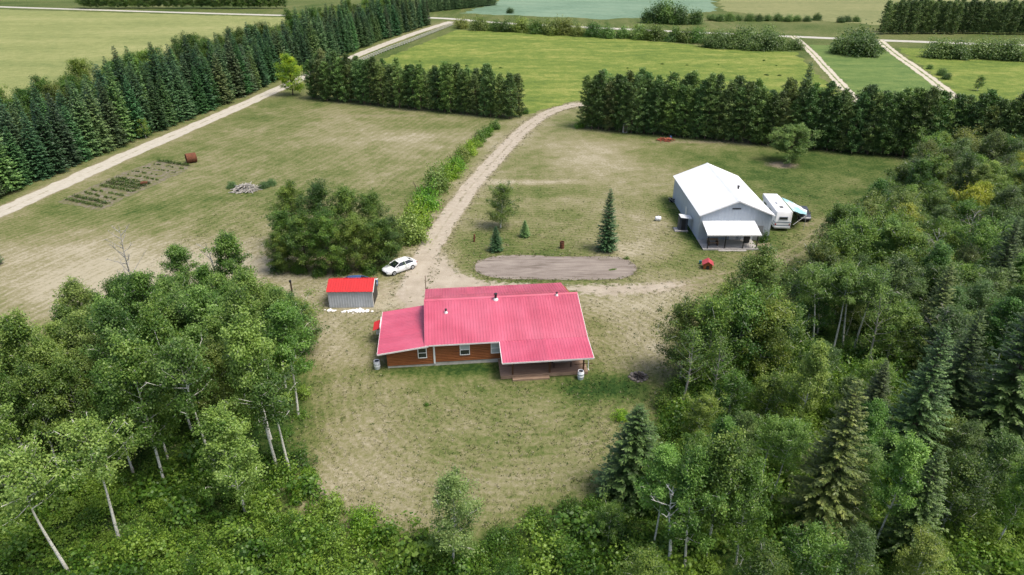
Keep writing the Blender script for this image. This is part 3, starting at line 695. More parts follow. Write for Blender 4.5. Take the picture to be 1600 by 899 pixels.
# ------------------------------------------------------------------ motorhome with tarp awning
mh = empty('motorhome', (39.7, 96.6, 0), R(-4)); tag(mh, 'white motorhome parked beside the workshop, rear end towards the lawn', 'motorhome')
M['mh_white'] = dirty('camper white', (.74, .75, .74), (.52, .50, .45), .35, .35, .8, .5)
M['mh_grey'] = paint('camper stripe', (.22, .27, .33), .4)
MB().box(-1.2, 1.2, -3.9, 3.2, .5, 2.98, c=.14).build('body', M['mh_white'], mh, True)
MB().prism([(3.2, .5), (4.4, .5), (4.4, 1.1), (3.7, 1.4), (3.5, 2.2), (4.1, 2.35), (4.1, 2.9), (3.2, 2.9)], 'x', -1.08, 1.08).build('cab', M['mh_white'], mh)
MB().box(-1.22, 1.22, -3.93, -3.2, 1.28, 1.4).build('stripe', M['mh_grey'], mh)
MB().box(-1.215, 1.215, -3.92, 3.1, .82, .95).build('stripe', M['mh_grey'], mh)
w = MB().box(-.62, .62, -3.96, -3.88, 1.75, 2.2, c=.02).build('rear_window', M['mh_grey'], mh); MB().box(-.54, .54, -3.975, -3.93, 1.81, 2.13).build('pane', M['glass'], w)
MB().box(-1.15, 1.15, -4.1, -3.92, .45, .68, c=.03).build('bumper', M['steel'], mh)
for s in (-1, 1): MB().box(s * 1.0 - .09, s * 1.0 + .09, -3.94, -3.88, .9, 1.15).build('tail_light', paint('tail lamp red', (.35, .02, .02), .3), mh)
for s in (-1, 1):
    for yy in (-2.3, 3.3):
        wh = MB().lathe([(.24, -.12), (.37, -.12), (.40, -.08), (.40, .08), (.37, .12), (.24, .12)], 20, Matrix.Translation((s * 1.02, yy, .4)) @ Matrix.Rotation(R(90), 4, 'Y')).build('wheel', M['rubber'], mh, True)
        MB().lathe([(.22, -.13), (.22, .13), (.05, .135)], 14, Matrix.Translation((s * 1.02, yy, .4)) @ Matrix.Rotation(R(90), 4, 'Y')).build('rim', M['steel'], wh, True)
for yy, zz in ((-1.2, 0), (1.6, 0)):
    for s in (-1,): MB().box(s * 1.23 - .02, s * 1.23 + .02, yy - .6, yy + .6, 1.7, 2.3).build('side_window', M['glass'], mh)
MB().box(-.35, .35, -.9, -.1, 2.97, 3.2, c=.05).build('roof_cooler', M['mh_white'], mh)
MB().box(-.25, .25, -2.35, -1.85, 2.97, 3.07, c=.03).build('roof_hatch', M['dark'], mh)
for s in (-1, 1): MB().tube([(s * .95, -3.96, .8), (s * .95, -4.02, 1.0), (s * .95, -4.02, 2.9), (s * .95, -3.7, 3.05)], .02, 6).build('ladder_rail', M['steel'], mh) if s > 0 else None
# tarp
tp = empty('tarp_awning', (41.0, 96.2, 0), R(-4)); tag(tp, 'pale blue and white tarp stretched from the motorhome roof down to poles', 'tarp')
t = NT('tarp cloth'); f = t.ramp(t.noise(t.mapping(t.pos(), (.9, .4, .2)), .8, 3), [(.45, (.66, .70, .71)), (.58, (.28, .50, .52))]); M['tarp'] = t.fin(f, .55, .3)
V = []; nu, nv = 12, 12
for i in range(nu + 1):
    for j in range(nv + 1):
        a, b_ = i / nu, j / nv
        w_ = 3.4 - 1.1 * b_ * a
        xx = .0 + a * (2.0 + 2.2 * b_); yy = -3.1 + b_ * 6.0 + .0
        zz = 2.92 - a * (.55 + 1.35 * b_) - .28 * math.sin(PI * a) * math.sin(PI * b_) + .04 * math.sin(9 * a + 5 * b_)
        V.append((xx, yy, zz))
Fc = [(i * (nv + 1) + j, (i + 1) * (nv + 1) + j, (i + 1) * (nv + 1) + j + 1, i * (nv + 1) + j + 1) for i in range(nu) for j in range(nv)]
me = np_mesh('cloth', V, Fc, M['tarp'], smooth=True); co = mobj('cloth', me, tp)
md = co.modifiers.new('thickness', 'SOLIDIFY'); md.thickness = .012
for i in (0, nv): 
    q = V[nu * (nv + 1) + i]; MB().tube([(q[0], q[1], 0), q], .03, 6).build('pole', M['steel'], tp)
q = V[nu * (nv + 1)]; MB().tube([(.3, -3.35, .9), (q[0] + .05, q[1], q[2])], .03, 6).build('pole', M['trim'], tp)

# ------------------------------------------------------------------ cars
M['glass_car'] = NT('car glass').fin((.012, .016, .02), .08, .8)
M['lamp'] = NT('lamp lens').fin((.6, .62, .62), .1, .8)
def car(name, label, loc, rz, body, dark_bits=True):
    """saloon, nose towards +x, 4.6 x 1.8 x 1.42"""
    e = empty(name, loc, rz); tag(e, label, 'car')
    # body: stations along x with half-width, sill, belt, lower cross-section
    st = [(-2.28, .62, .42, .80), (-2.2, .78, .30, .93), (-1.9, .86, .24, 1.0), (-1.2, .90, .22, 1.0), (0, .91, .2, .97), (.9, .90, .2, .95), (1.45, .88, .22, .88), (1.95, .82, .24, .78), (2.2, .70, .28, .66), (2.3, .52, .36, .56)]
    V = []; Fc = []
    for x, w, lo, hi in st:
        m = (lo + hi) / 2
        for s in (1, -1):
            row = [(x, s * w * .92, lo), (x, s * w, lo + .12), (x, s * w * 1.0, m + .05), (x, s * w * .95, hi - .04), (x, s * w * .80, hi)]
            V += row if s == 1 else row[::-1]
    n = 10
    for i in range(len(st) - 1):
        for k in range(n):
            k2 = (k + 1) % n; Fc.append((i * n + k, (i + 1) * n + k, (i + 1) * n + k2, i * n + k2))
    b = MB(); b.add(V, Fc + [tuple(range(n)), tuple((len(st) - 1) * n + k for k in range(n - 1, -1, -1))]); b.build('body', body, e, True)
    # cabin: glasshouse below, roof skin on top
    def ring(x, w, z): return [(x, w, z), (x, -w, z)]
    g0 = [(-1.95, .66, .98), (-1.15, .60, 1.36), (.2, .60, 1.36), (1.15, .72, .95)]
    b = MB(); v = [];  
    for (x, w, z) in g0: v += ring(x, w, z)
    base = [(-1.95, .74, .96), (1.15, .78, .92)]
    v += ring(-1.6, .78, .97) + ring(.7, .80, .94)
    b.add(v, [(0, 1, 3, 2), (2, 3, 5, 4), (4, 5, 7, 6), (0, 2, 8), (2, 4, 10, 8), (4, 6, 10), (1, 9, 3), (3, 9, 11, 5), (5, 11, 7)])
    b.build('glasshouse', M['glass_car'], e)
    b = MB(); b.prism([(-1.3, 1.33), (-1.12, 1.385), (-.5, 1.43), (0, 1.42), (.25, 1.375), (.32, 1.345)], 'y', -.60, .60); b.build('roof', body, e, True)
    for s in (-1, 1):
        b = MB(); b.tube([(.28, s * .60, 1.36), (1.17, s * .745, .95)], .035, 6); b.tube([(-1.2, s * .60, 1.36), (-1.98, s * .69, .98)], .05, 6); b.tube([(-.45, s * .60, 1.37), (-.5, s * .80, .96)], .03, 6); b.build('pillar', body, e)
        MB().box(.62, .80, s * .93 - .07, s * .93 + .07, .93, 1.06, c=.03).build('mirror', body, e)
        hl = MB(); hl.prism([(1.98, s * .80), (2.22, s * .64), (2.235, s * .36), (2.0, s * .5)], 'z', .58, .70); hl.build('headlight', M['lamp'], e)
        MB().box(-2.26, -2.05, s * .64 - .15, s * .64 + .15, .74, .86).build('tail_light', bpy.data.materials['tail lamp red'], e)
        for xx in (-1.42, 1.38):
            wh = MB().lathe([(.2, -.1), (.30, -.1), (.325, -.06), (.325, .06), (.30, .1), (.2, .1)], 22, Matrix.Translation((xx, s * .83, .325)) @ Matrix.Rotation(R(90), 4, 'X')).build('wheel', M['rubber'], e, True)
            MB().lathe([(.19, -.09), (.2, -.115), (.05, -.12), (.05, .12), (.2, .115), (.19, .09)], 12, Matrix.Translation((xx, s * .83, .325)) @ Matrix.Rotation(R(90), 4, 'X')).build('rim', M['steel'], wh, True)
        MB().box(-.45, -.435, s * .915 - .004, s * .915 + .004, .35, .9).build('door_gap', M['dark'], e)
    MB().box(2.20, 2.315, -.5, .5, .34, .52).build('grille', M['dark'], e)
    return e
M['car_white'] = NT('white car paint').fin((.80, .81, .81), .18, .6)
M['car_blue'] = NT('blue car paint').fin((.045, .09, .20), .25, .6)
M['car_dark'] = NT('dark car paint').fin((.05, .055, .065), .3, .6)
cx, cy = g(625, 425); car('parked_car', 'white saloon car parked beside the driveway near the red-roofed shed', (cx - .1, cy + .45, 0), R(180 + 42), M['car_white'])
cx, cy = g(563, 440); car('parked_car', 'blue car parked behind the red-roofed shed, mostly hidden', (cx + .2, 74.6, 0), R(8), M['car_blue'])
car('parked_car', 'dark car standing half under the pale blue tarp', (44.6, 98.3, 0), R(-100), M['car_dark'])

# ------------------------------------------------------------------ small yard things
x, y = g(1066, 360)
bt = empty('utility_hut', (x, y + .2, 0)); tag(bt, 'narrow dark hut with a tilted white roof beside the workshop wall', 'hut')
MB().box(-.62, .62, -.5, .5, .15, 2.0).build('wall', paint('slate grey panel', (.06, .07, .085), .6), bt); MB().box(-1.2, .7, -.9, .6, .02, .15).build('platform', M['gdeck'], bt)
MB().box(-.85, .85, -.75, .75, 2.05, 2.12, Matrix.Rotation(R(8), 4, 'Y')).build('roof', M['roof_white'], bt); MB().box(-.3, .3, -.54, -.505, .2, 1.8).build('door', M['dark'], bt)
x, y = g(1028, 345)
cn = empty('tank', (x, y, 0)); tag(cn, 'small white tank lying in the grass left of the workshop', 'tank')
MB().lathe([(.05, -.45), (.28, -.42), (.34, -.3), (.34, .3), (.28, .42), (.05, .45)], 20, Matrix.Translation((0, 0, .36)) @ Matrix.Rotation(R(90), 4, 'Y')).build('body', M['plastic_white'], cn, True)
MB().box(-.3, .3, -.2, .2, .0, .08).build('stand', M['steel'], cn); MB().lathe([(.07, .68), (.07, .8), (.03, .82)], 10).build('cap', M['steel'], cn)
x, y = g(1105, 419)
dh = empty('doghouse', (x, y, 0), R(-12)); tag(dh, 'small doghouse with faded red gable roof on the lawn', 'doghouse')
MB().prism([(-.55, .05), (.55, .05), (.55, .75), (0, 1.1), (-.55, .75)], 'y', -.5, .6).build('wall', M['log'], dh)
for s in (-1, 1): MB().prism([(0, 1.16), (s * .72, .68), (s * .72, .62), (0, 1.10)], 'y', -.65, .72).build('roof', paint('faded red board', (.42, .06, .07), .6, .3, .2), dh)
MB().prism([(-.2, .06), (.2, .06), (.2, .45), (0, .6), (-.2, .45)], 'y', -.515, -.503).build('opening', M['dark'], dh)
bx = empty('bucket', (x - .6, y + 1.3, 0)); tag(bx, 'small teal bucket behind the doghouse', 'bucket')
MB().lathe([(.14, 0), (.18, .38), (.195, .4), (.17, .4), (.13, .05)], 14).build('pail', paint('teal plastic', (.03, .22, .24), .4), bx, True)
MB().tube([(-.18, 0, .4), (-.12, 0, .52), (.12, 0, .52), (.18, 0, .4)], .01, 5).build('handle', M['steel'], bx)
x, y = g(998, 590)
fp = empty('fire_pit', (x, y, 0)); tag(fp, 'fire pit ringed with stones and charred logs at the wood edge', 'fire pit')
sm = [rock(.22, 20 + s, M['pitstone']) for s in range(4)]
for k in range(14):
    a = k * 2 * PI / 14; o = mobj('stone', sm[k % 4], fp, (rnd.uniform(.66, .9) * math.cos(a), rnd.uniform(.66, .9) * math.sin(a), .08), a * 3); s = rnd.uniform(.45, 1.15); o.scale = (s, s, s)
MB().lathe([(.72, .0), (.7, .03), (.3, .05), (.02, .07)], 16).build('ash_bed', paint('ash', (.06, .055, .05), .95), fp)
for k in range(6):
    a = k * 1.1; MB().tube([(.5 * math.cos(a), .5 * math.sin(a), .08), (-.15 * math.cos(a + .4), -.15 * math.sin(a + .4), .38)], [.08, .06], 7).build('log', paint('charred wood', (.03, .025, .022), .9) if k == 0 else bpy.data.materials['charred wood'], fp)
x, y = g(878, 388)
bb = empty('burn_barrel', (x, y, 0)); tag(bb, 'rusty upright burn barrel on the lawn above the gravel pad', 'barrel')
MB().lathe([(.3, 0), (.3, .3), (.315, .31), (.315, .34), (.3, .35), (.3, .6), (.315, .61), (.315, .64), (.3, .65), (.3, 1.0), (.27, 1.0), (.27, .8)], 18).build('body', M['rust'], bb, True)
MB().lathe([(.29, .78), (.26, .80), (.02, .81)], 14).build('ash', bpy.data.materials['ash'], bb)
x, y = g(741, 378)
sp = empty('gate_post', (x, y, 0)); tag(sp, 'short weathered brown post on the lawn beside the driveway', 'post')
MB().tube([(0, 0, -.05), (.02, 0, .6), (.05, .02, 1.1)], [.13, .12, .11], 8).build('post', M['rust'], sp); MB().tube([(-.22, .03, .45), (.25, 0, .62)], .05, 6).build('crossbar', M['rust'], sp)
x, y = g(462, 492)
ut = empty('utility_post', (x, y, 0)); tag(ut, 'dark upright wooden post at the edge of the left wood', 'post')
MB().tube([(0, 0, 0), (0, 0, 2), (.03, 0, 4.2)], [.12, .11, .1], 8).build('pole', M['bark'], ut); MB().box(-.1, .1, -.12, .12, 4.15, 4.4).build('cap', M['dark'], ut)
# rusty tank and garden things
x, y = g(300, 254)
rt = empty('rusty_tank', (x, y, 0), R(35)); tag(rt, 'rusty round tank lying on its side at the end of the garden', 'tank')
MB().lathe([(.86, -.9), (.9, -.88), (.9, -.02), (.93, 0), (.9, .02), (.9, .88), (.86, .9), (.80, .9), (.80, -.6)], 26, Matrix.Translation((0, 0, .9)) @ Matrix.Rotation(R(90), 4, 'Y')).build('shell', M['rust'], rt, True)
for k in range(2): MB().box(-.7 + k * 1.2, -.5 + k * 1.2, -.7, .7, .0, .12).build('skid', M['bark'], rt)
x, y = g(226, 290)
tl = empty('garden_cart', (x, y, 0), R(20)); tag(tl, 'small reddish garden cart in the vegetable bed', 'cart')
MB().prism([(-.5, .35), (.45, .35), (.6, .65), (-.55, .65)], 'y', -.28, .28).build('tray', M['rust'], tl)
MB().lathe([(.05, -.05), (.17, -.05), (.17, .05), (.05, .05)], 14, Matrix.Translation((-.5, 0, .17)) @ Matrix.Rotation(R(90), 4, 'X')).build('wheel', M['rubber'], tl)
for s in (-1, 1): MB().tube([(-.5, s * .2, .25), (.4, s * .24, .35), (1.0, s * .26, .5)], .025, 6).build('handle', M['bark'], tl)
for s in (-1, 1): MB().tube([(.35, s * .2, .35), (.4, s * .22, 0)], .02, 5).build('leg', M['steel'], tl)

# log heap in the left field
x, y = g(384, 298)
lp = empty('log_heap', (x, y, 0)); tag(lp, 'heap of grey weathered logs and branches in the mown left field', 'log heap')
for k in range(95):
    a = rnd.gauss(.6, .7); L_ = rnd.uniform(.8, 2.4); qx = rnd.uniform(-1.7, 1.7); qy = rnd.gauss(0, .6); z0 = max(.08, 1.25 * (1 - (qx / 2.0) ** 2) * math.exp(-(qy / .9) ** 2) * rnd.uniform(.3, 1))
    dx, dy = math.cos(a) * L_ / 2, math.sin(a) * L_ / 2
    MB().tube([(qx - dx, qy - dy, max(.05, z0 - .15)), (qx, qy, z0 + .05), (qx + dx, qy + dy, max(.05, z0 - rnd.uniform(-.3, .3)))], [rnd.uniform(.05, .1), .08, rnd.uniform(.03, .07)], 6).build('log', M['dead_wood'], lp)
# reddish brush heap at the pine row, weathered hut beside it
x, y = g(1040, 220)
rh = empty('scrap_heap', (x, y, 0)); tag(rh, 'low rust-red scrap heap at the foot of the right pine row', 'scrap heap')
M['redscrap'] = dirty('red scrap', (.28, .075, .04), (.12, .06, .04), .6, .8, 3)
for k in range(60):
    a = rnd.uniform(0, 6.3); L_ = rnd.uniform(.5, 1.6); qx = rnd.gauss(0, 1.0); qy = rnd.gauss(0, .55); z0 = .1 + .6 * math.exp(-(qx / 1.2) ** 2 - (qy / .8) ** 2) * rnd.random()
    if k % 3: MB().tube([(qx - math.cos(a) * L_ / 2, qy - math.sin(a) * L_ / 2, z0 * .6), (qx + math.cos(a) * L_ / 2, qy + math.sin(a) * L_ / 2, z0 + .15)], rnd.uniform(.03, .07), 6).build('bar', M['redscrap'], rh)
    else: MB().box(-L_ / 3, L_ / 3, -.2, .2, -.03, .03, Matrix.Translation((qx, qy, z0)) @ Matrix.Rotation(a, 4, 'Z') @ Matrix.Rotation(rnd.uniform(-.5, .5), 4, 'X')).build('board', M['redscrap'], rh)
MB().box(.9, 1.3, .2, .6, .3, .9).build('engine_block', M['car_blue'], rh)
x, y = g(976, 207)
oh = empty('outhouse', (x, y, 0)); tag(oh, 'narrow grey weathered wooden box standing under the right pine row', 'outhouse')
MB().box(-.5, .5, -.5, .5, .0, 2.0).build('wall', M['dead_wood'], oh); MB().prism([(-.65, 1.98), (.65, 2.2), (.65, 2.26), (-.65, 2.04)], 'y', -.65, .65).build('roof', M['dark'], oh)
MB().box(-.3, .3, -.53, -.505, .1, 1.7).build('door', M['bark'], oh)
# scrap beside the workshop's left wall
x, y = g(1050, 316)
jk = empty('junk_pile', (x, y, 0)); tag(jk, 'small pile of junk against the workshop left wall', 'junk')
for k in range(9): MB().tube([(rnd.uniform(-.8, .8), rnd.uniform(-.8, .8), .05), (rnd.uniform(-.8, .8), rnd.uniform(-.8, .8), rnd.uniform(.4, 1.1))], .03, 6).build('bar', M['steel'], jk)
for k in range(3): MB().lathe([(.22, -.06), (.32, -.06), (.32, .06), (.22, .06)], 16, Matrix.Translation((rnd.uniform(-.5, .5), rnd.uniform(-.6, .6), .32)) @ Matrix.Rotation(R(80), 4, 'X')).build('tyre', M['rubber'], jk)

# board fence along the far lane
fence = empty('fence', (0, 0, 0)); tag(fence, 'grey wooden post and rail fence along the far bend of the lane', 'fence')
FL = spline(gp([(560, 99), (600, 82), (640, 67), (675, 53), (708, 40)]), 2.4)
M['fence'] = paint('weathered fence wood', (.42, .41, .38), .85, .2, .25, 3)
for i, (x, y) in enumerate(FL):
    MB().box(x - .09, x + .09, y - .09, y + .09, 0, 1.45).build('post', M['fence'], fence)
    if i and i % 1 == 0:
        x0, y0 = FL[i - 1]
        for z in (.45, .85, 1.25):
            MB().tube([(x0, y0, z), (x, y, z)], .075, 5).build('rail', M['fence'], fence)

# ------------------------------------------------------------------ plant builders
def unit(a): return a / (np.linalg.norm(a, axis=-1, keepdims=True) + 1e-9)
def cards(C, T, N_, L_, W_):
    """lozenge leaves: base C, long axis T, facing N, folded slightly at the middle"""
    B = unit(np.cross(N_, T)); N2 = unit(np.cross(T, B)); L_ = L_[:, None]; W_ = W_[:, None]
    V = np.stack([C, C + T * L_ * .48 + B * W_ * .5 + N2 * W_ * .12, C + T * L_, C + T * L_ * .48 - B * W_ * .5 + N2 * W_ * .12], 1).reshape(-1, 3)
    return V, np.arange(len(V)).reshape(-1, 4)
def leafcloud(C, spread, per, size, rng, tone, outc, up=.55, sq=.75, leafw=.75):
    """C clump centres (n,3), tone (n,), outc: crown axis point for the outward direction"""
    n = len(C); k = per
    P = np.repeat(C, k, 0) + rng.normal(0, 1, (n * k, 3)) * np.repeat(np.atleast_1d(spread) * np.ones(n), k)[:, None] * np.array([1, 1, sq])
    out = unit(P - outc); Nn = unit(out * .55 + np.array([0, 0, up]) + rng.normal(0, .55, (n * k, 3)))
    T = unit(np.cross(Nn, rng.normal(0, 1, (n * k, 3)))); T[:, 2] -= .25; T = unit(T)
    s = size * rng.uniform(.65, 1.3, n * k)
    V, Fc = cards(P, T, Nn, s, s * leafw)
    tn = np.clip(np.repeat(tone, k) + rng.normal(0, .13, n * k), 0, 1)
    return V, Fc, np.repeat(tn, 4)

def broadleaf(seed, h, R_, cb, nl=20, clumps=8, per=70, leaf=.15, mat='aspen', bark='aspen_bark', lean=.3, r0=.15, top=.9, spread=.27, tonebase=.48, plume=False):
    rng = np.random.default_rng(seed); rr = random.Random(seed)
    lx, ly = rr.uniform(-lean, lean), rr.uniform(-lean, lean); ph = rr.uniform(0, 6)
    def axis(z): f = z / h; return np.array([lx * f * 1.5 + .12 * math.sin(ph + f * 5), ly * f * 1.5 + .12 * math.cos(ph * 1.3 + f * 4), z])
    b = MB(); zs = np.linspace(-.1, h * .95, 11)
    b.tube([axis(max(z, 0)) + (0, 0, min(z, 0)) for z in zs], [r0 * (1.25 if i == 0 else 1) * (1 - .88 * i / 10) for i in range(11)], 8)
    C = []; Tn = []; Sp = []
    for i in range(nl):
        s = (i + .5) / nl; zf = cb + (top - cb) * s ** .92; az = i * 2.4 + rr.uniform(-.5, .5)
        prof_ = max(.18, math.sin(PI * min(1, .22 + .78 * s) ** .85)) ** .65
        r = R_ * prof_ * rr.uniform(.72, 1.15); el = R(rr.uniform(8, 28) + 34 * s)
        if plume: r = R_ * (.62 + .38 * min(1, s / .18)) * (1 - .86 * max(0, (s - .18) / .82) ** 1.15) * rr.uniform(.6, 1.2); el = R(rr.uniform(22, 42) + 26 * s)
        st = axis(zf * h); d = np.array([math.cos(az), math.sin(az), math.tan(el)]); end = st + d * r
        mid = st + d * r * .5 + np.array([0, 0, -.08 * r])
        b.tube([st, mid, end], [r0 * .36 * (1 - .6 * s), r0 * .2 * (1 - .5 * s), .015], 5, False)
        br = rr.uniform(-.16, .16)
        for c_ in range(clumps):
            u = (.42 + .66 * (c_ + rr.random()) / clumps) if plume else (.28 + .78 * (c_ + rr.random()) / clumps); base = st * (1 - u) + end * u
            off = rng.normal(0, .22, 3) * ((.3 + R_ * .30) if plume else (.35 + R_ * .42)); off[2] *= .8; q = base + off
            C.append(q); Tn.append(tonebase + br * 1.3 + rr.uniform(-.2, .2)); Sp.append(spread * rr.uniform(.6, 1.25))
            if c_ % 3 == 0: b.tube([base, q], [.02, .008], 4, False)
    for c_ in range(int(clumps * 1.2)):
        z = h * rr.uniform(top - .12, 1.0); C.append(axis(z) + rng.normal(0, .16 * R_, 3) * np.array([1, 1, .4])); Tn.append(tonebase + .12 + rr.uniform(-.1, .1)); Sp.append(spread * .8)
    V, Fc, tn = leafcloud(np.array(C), np.array(Sp), per, leaf, rng, np.array(Tn), axis(h * (cb + .35 * (1 - cb))))
    return b.mesh('trunk', M[bark], True), np_mesh('crown', V, Fc, M[mat], {'tone': tn})

def spruce(seed, h, R_, mat='spruce', whorl=.36, nb=8, tw=16, twl=.34, droop=.25, cb=.04, tonebase=.45, sparse=0.0):
    rng = np.random.default_rng(seed); rr = random.Random(seed); b = MB()
    b.tube([(0, 0, -.1), (0, 0, h * .3), (.03, 0, h * .7), (0, 0, h * .985)], [h * .014 + .03, h * .011 + .02, .05, .012], 7)
    Cs, Ts, Ns, Ls, Ws, tn = [], [], [], [], [], []
    z = h * cb
    while z < h * .99:
        f = z / h; n = max(4, int(nb * (1 - .45 * f)))
        a0 = rr.uniform(0, 6)
        for k in range(n):
            if rr.random() < sparse: continue
            az = a0 + 2 * PI * k / n + rr.uniform(-.25, .25); zz = z + rr.uniform(-.15, .15)
            L_ = (R_ * (1 - f) ** .82 + .10) * rr.uniform(.70, 1.14) * (1 if f > .08 else .8)
            dv = np.array([math.cos(az), math.sin(az), 0]); el = .45 * f - droop * (1 - f) + rr.uniform(-.08, .08)
            sd_ = np.array([-dv[1], dv[0], 0]); m = max(5, int(tw * (L_ / R_) ** .6)); u = np.sort(rng.uniform(.12, 1, m))
            if L_ > .5: b.tube([(0, 0, zz), tuple(dv * L_ * .55 + np.array([0, 0, zz + el * L_ * .55])), tuple(dv * L_ * .95 + np.array([0, 0, zz + L_ * (el + .12)]))], [.022, .013, .005], 3, False)
            P = dv * (u * L_)[:, None]; P[:, 2] += zz + el * u * L_ + .14 * u * u * L_
            s = np.where(np.arange(m) % 2, 1, -1) * rng.uniform(.25, 1.1, m)
            T = unit(dv[None] * rng.uniform(.5, 1.1, m)[:, None] + sd_[None] * s[:, None] + np.array([0, 0, 1])[None] * rng.normal(-.18, .22, m)[:, None])
            N_ = unit(np.array([0, 0, 1.])[None] + rng.normal(0, .35, (m, 3)) + dv * .25)
            tl = twl * rng.uniform(.7, 1.3, m) * (1.15 - .5 * u) * min(1.3, .45 + L_ / 2.2)
            Cs.append(P); Ts.append(T); Ns.append(N_); Ls.append(tl); Ws.append(tl * rng.uniform(.3, .5, m)); tn.append(np.clip(tonebase + rr.uniform(-.12, .12) + .28 * (u - .5) + rng.normal(0, .08, m), 0, 1))
        z += whorl * (1.0 - .45 * f) * rr.uniform(.85, 1.15)
    V, Fc = cards(np.concatenate(Cs), np.concatenate(Ts), np.concatenate(Ns), np.concatenate(Ls), np.concatenate(Ws))
    return b.mesh('trunk', M['bark'], True), np_mesh('crown', V, Fc, M[mat], {'tone': np.repeat(np.concatenate(tn), 4)})

def pine(seed, h, R_, cb=.2, nl=34, tufts=7, per=34, mat='pine', flat=1.0, needle=.24, tonebase=.45):
    rng = np.random.default_rng(seed); rr = random.Random(seed); b = MB(); ph = rr.uniform(0, 6)
    def ax(z): return np.array([.14 * math.sin(ph + z * .5), .14 * math.cos(ph + z * .4), z])
    b.tube([ax(z) for z in np.linspace(-.1, h * .97, 9)], [(.05 + h * .009) * (1 - .85 * i / 8) for i in range(9)], 7)
    C, Tn = [], []
    for i in range(nl):
        s = (i + .5) / nl; z = h * (cb + (.98 - cb) * s); az = i * 2.4 + rr.uniform(-.6, .6)
        r = R_ * (max(.0, 1 - s ** 2.6) ** .7 * (.55 + .45 * min(1, s * 3)) + .1) * rr.uniform(.55, 1.15)
        el = rr.uniform(-.1, .35) + .35 * s; st = ax(z); d = np.array([math.cos(az), math.sin(az), el * flat]); end = st + d * r
        b.tube([st, st + d * r * .5, end], [.035, .022, .01], 4, False); br = rr.uniform(-.2, .2)
        for k in range(tufts):
            u = .3 + .75 * rr.random(); C.append(st * (1 - u) + end * u + rng.normal(0, .17, 3) * (.5 + .25 * R_)); Tn.append(tonebase + br + rr.uniform(-.1, .1))
    C = np.array(C); Tn = np.array(Tn); n = len(C) * per
    P = np.repeat(C, per, 0) + rng.normal(0, .17, (n, 3)) * np.array([1, 1, .6]); D = rng.normal(0, 1, (n, 3)); D[:, 2] = D[:, 2] * .7 + .45; D = unit(D)
    Ln = needle * rng.uniform(.7, 1.3, n); V, Fc = cards(P, D, unit(rng.normal(0, 1, (n, 3)) + np.array([0, 0, .8])), Ln, Ln * .34)
    return b.mesh('trunk', M['pine_bark'], True), np_mesh('crown', V, Fc, M[mat], {'tone': np.repeat(np.clip(np.repeat(Tn, per) + rng.normal(0, .1, n), 0, 1), 4)})

def shrub_np(seed, h, R_, n_cl=46, per=38, leaf=.13, spread=.25, tonebase=.5, sq=.85, up=.6):
    rng = np.random.default_rng(seed); rr = random.Random(seed); C, Tn, Sp = [], [], []
    lumps = [(rr.uniform(0, 6.28), rr.uniform(.25, .75), rr.uniform(.55, 1.0)) for _ in range(6)]
    for k in range(n_cl):
        a, d, hh = lumps[k % 6]; cx, cy = math.cos(a) * d * R_ * .62, math.sin(a) * d * R_ * .62
        v = unit(rng.normal(0, 1, 3)[None])[0]; v[2] = abs(v[2]); q = np.array([cx, cy, 0]) + v * np.array([R_ * .5, R_ * .5, h * hh * .92]) * rng.uniform(.55, 1.0)
        q[2] = max(.08 * h, q[2]); C.append(q); Tn.append(tonebase + (d - .5) * .3 + rr.uniform(-.15, .15)); Sp.append(spread * rr.uniform(.7, 1.25))
    return leafcloud(np.array(C), np.array(Sp), per, leaf, rng, np.array(Tn), np.array([0, 0, h * .25]), up, sq)
def shrub(seed, h, R_, mat='shrub', **kw):
    V, Fc, tn = shrub_np(seed, h, R_, **kw); V[:, 2] = np.maximum(V[:, 2], .02); rr = random.Random(seed); b = MB()
    for k in range(6): a = k * 1.05 + rr.random(); b.tube([(0, 0, -.05), (math.cos(a) * R_ * .25, math.sin(a) * R_ * .25, h * .4), (math.cos(a) * R_ * .5, math.sin(a) * R_ * .5, h * .75)], [.05, .03, .01], 5, False)
    return b.mesh('stems', M['bark']), np_mesh('foliage', V, Fc, M[mat], {'tone': tn})
def deadtree(seed, h, r0=.14, nl=16, spread=2.2, mat='dead_wood', cb=.35):
    rr = random.Random(seed); tr = MB(); b = MB(); lx, ly = rr.uniform(-.5, .5), rr.uniform(-.4, .4)
    def ax(z): f = z / h; return Vector((lx * f + .1 * math.sin(f * 7), ly * f, z))
    tr.tube([ax(h * i / 9) for i in range(10)], [r0 * (1 - .9 * i / 9) for i in range(10)], 8)
    for i in range(nl):
        s = (i + .5) / nl; z = h * (cb + (.95 - cb) * s); az = i * 2.4 + rr.uniform(-.6, .6); L_ = spread * (1.05 - .75 * s) * rr.uniform(.5, 1.1)
        d = Vector((math.cos(az), math.sin(az), rr.uniform(.4, 1.1))); p0 = ax(z); p1 = p0 + d * L_ * .5; p2 = p1 + (d + Vector((rr.uniform(-.5, .5), rr.uniform(-.5, .5), .3))) * L_ * .5
        b.tube([p0, p1, p2], [r0 * .35, r0 * .2, .012], 5, False)
        for k in range(4):
            u = rr.uniform(.3, 1); q = p1 * (1 - u) + p2 * u; e = q + Vector((rr.uniform(-1, 1), rr.uniform(-1, 1), rr.uniform(.1, .9))) * L_ * .35; b.tube([q, (q + e) / 2 + Vector((0, 0, .03)), e], [.022, .015, .008], 4, False)
    return tr.mesh('trunk', M[mat], True), b.mesh('branches', M[mat], True)

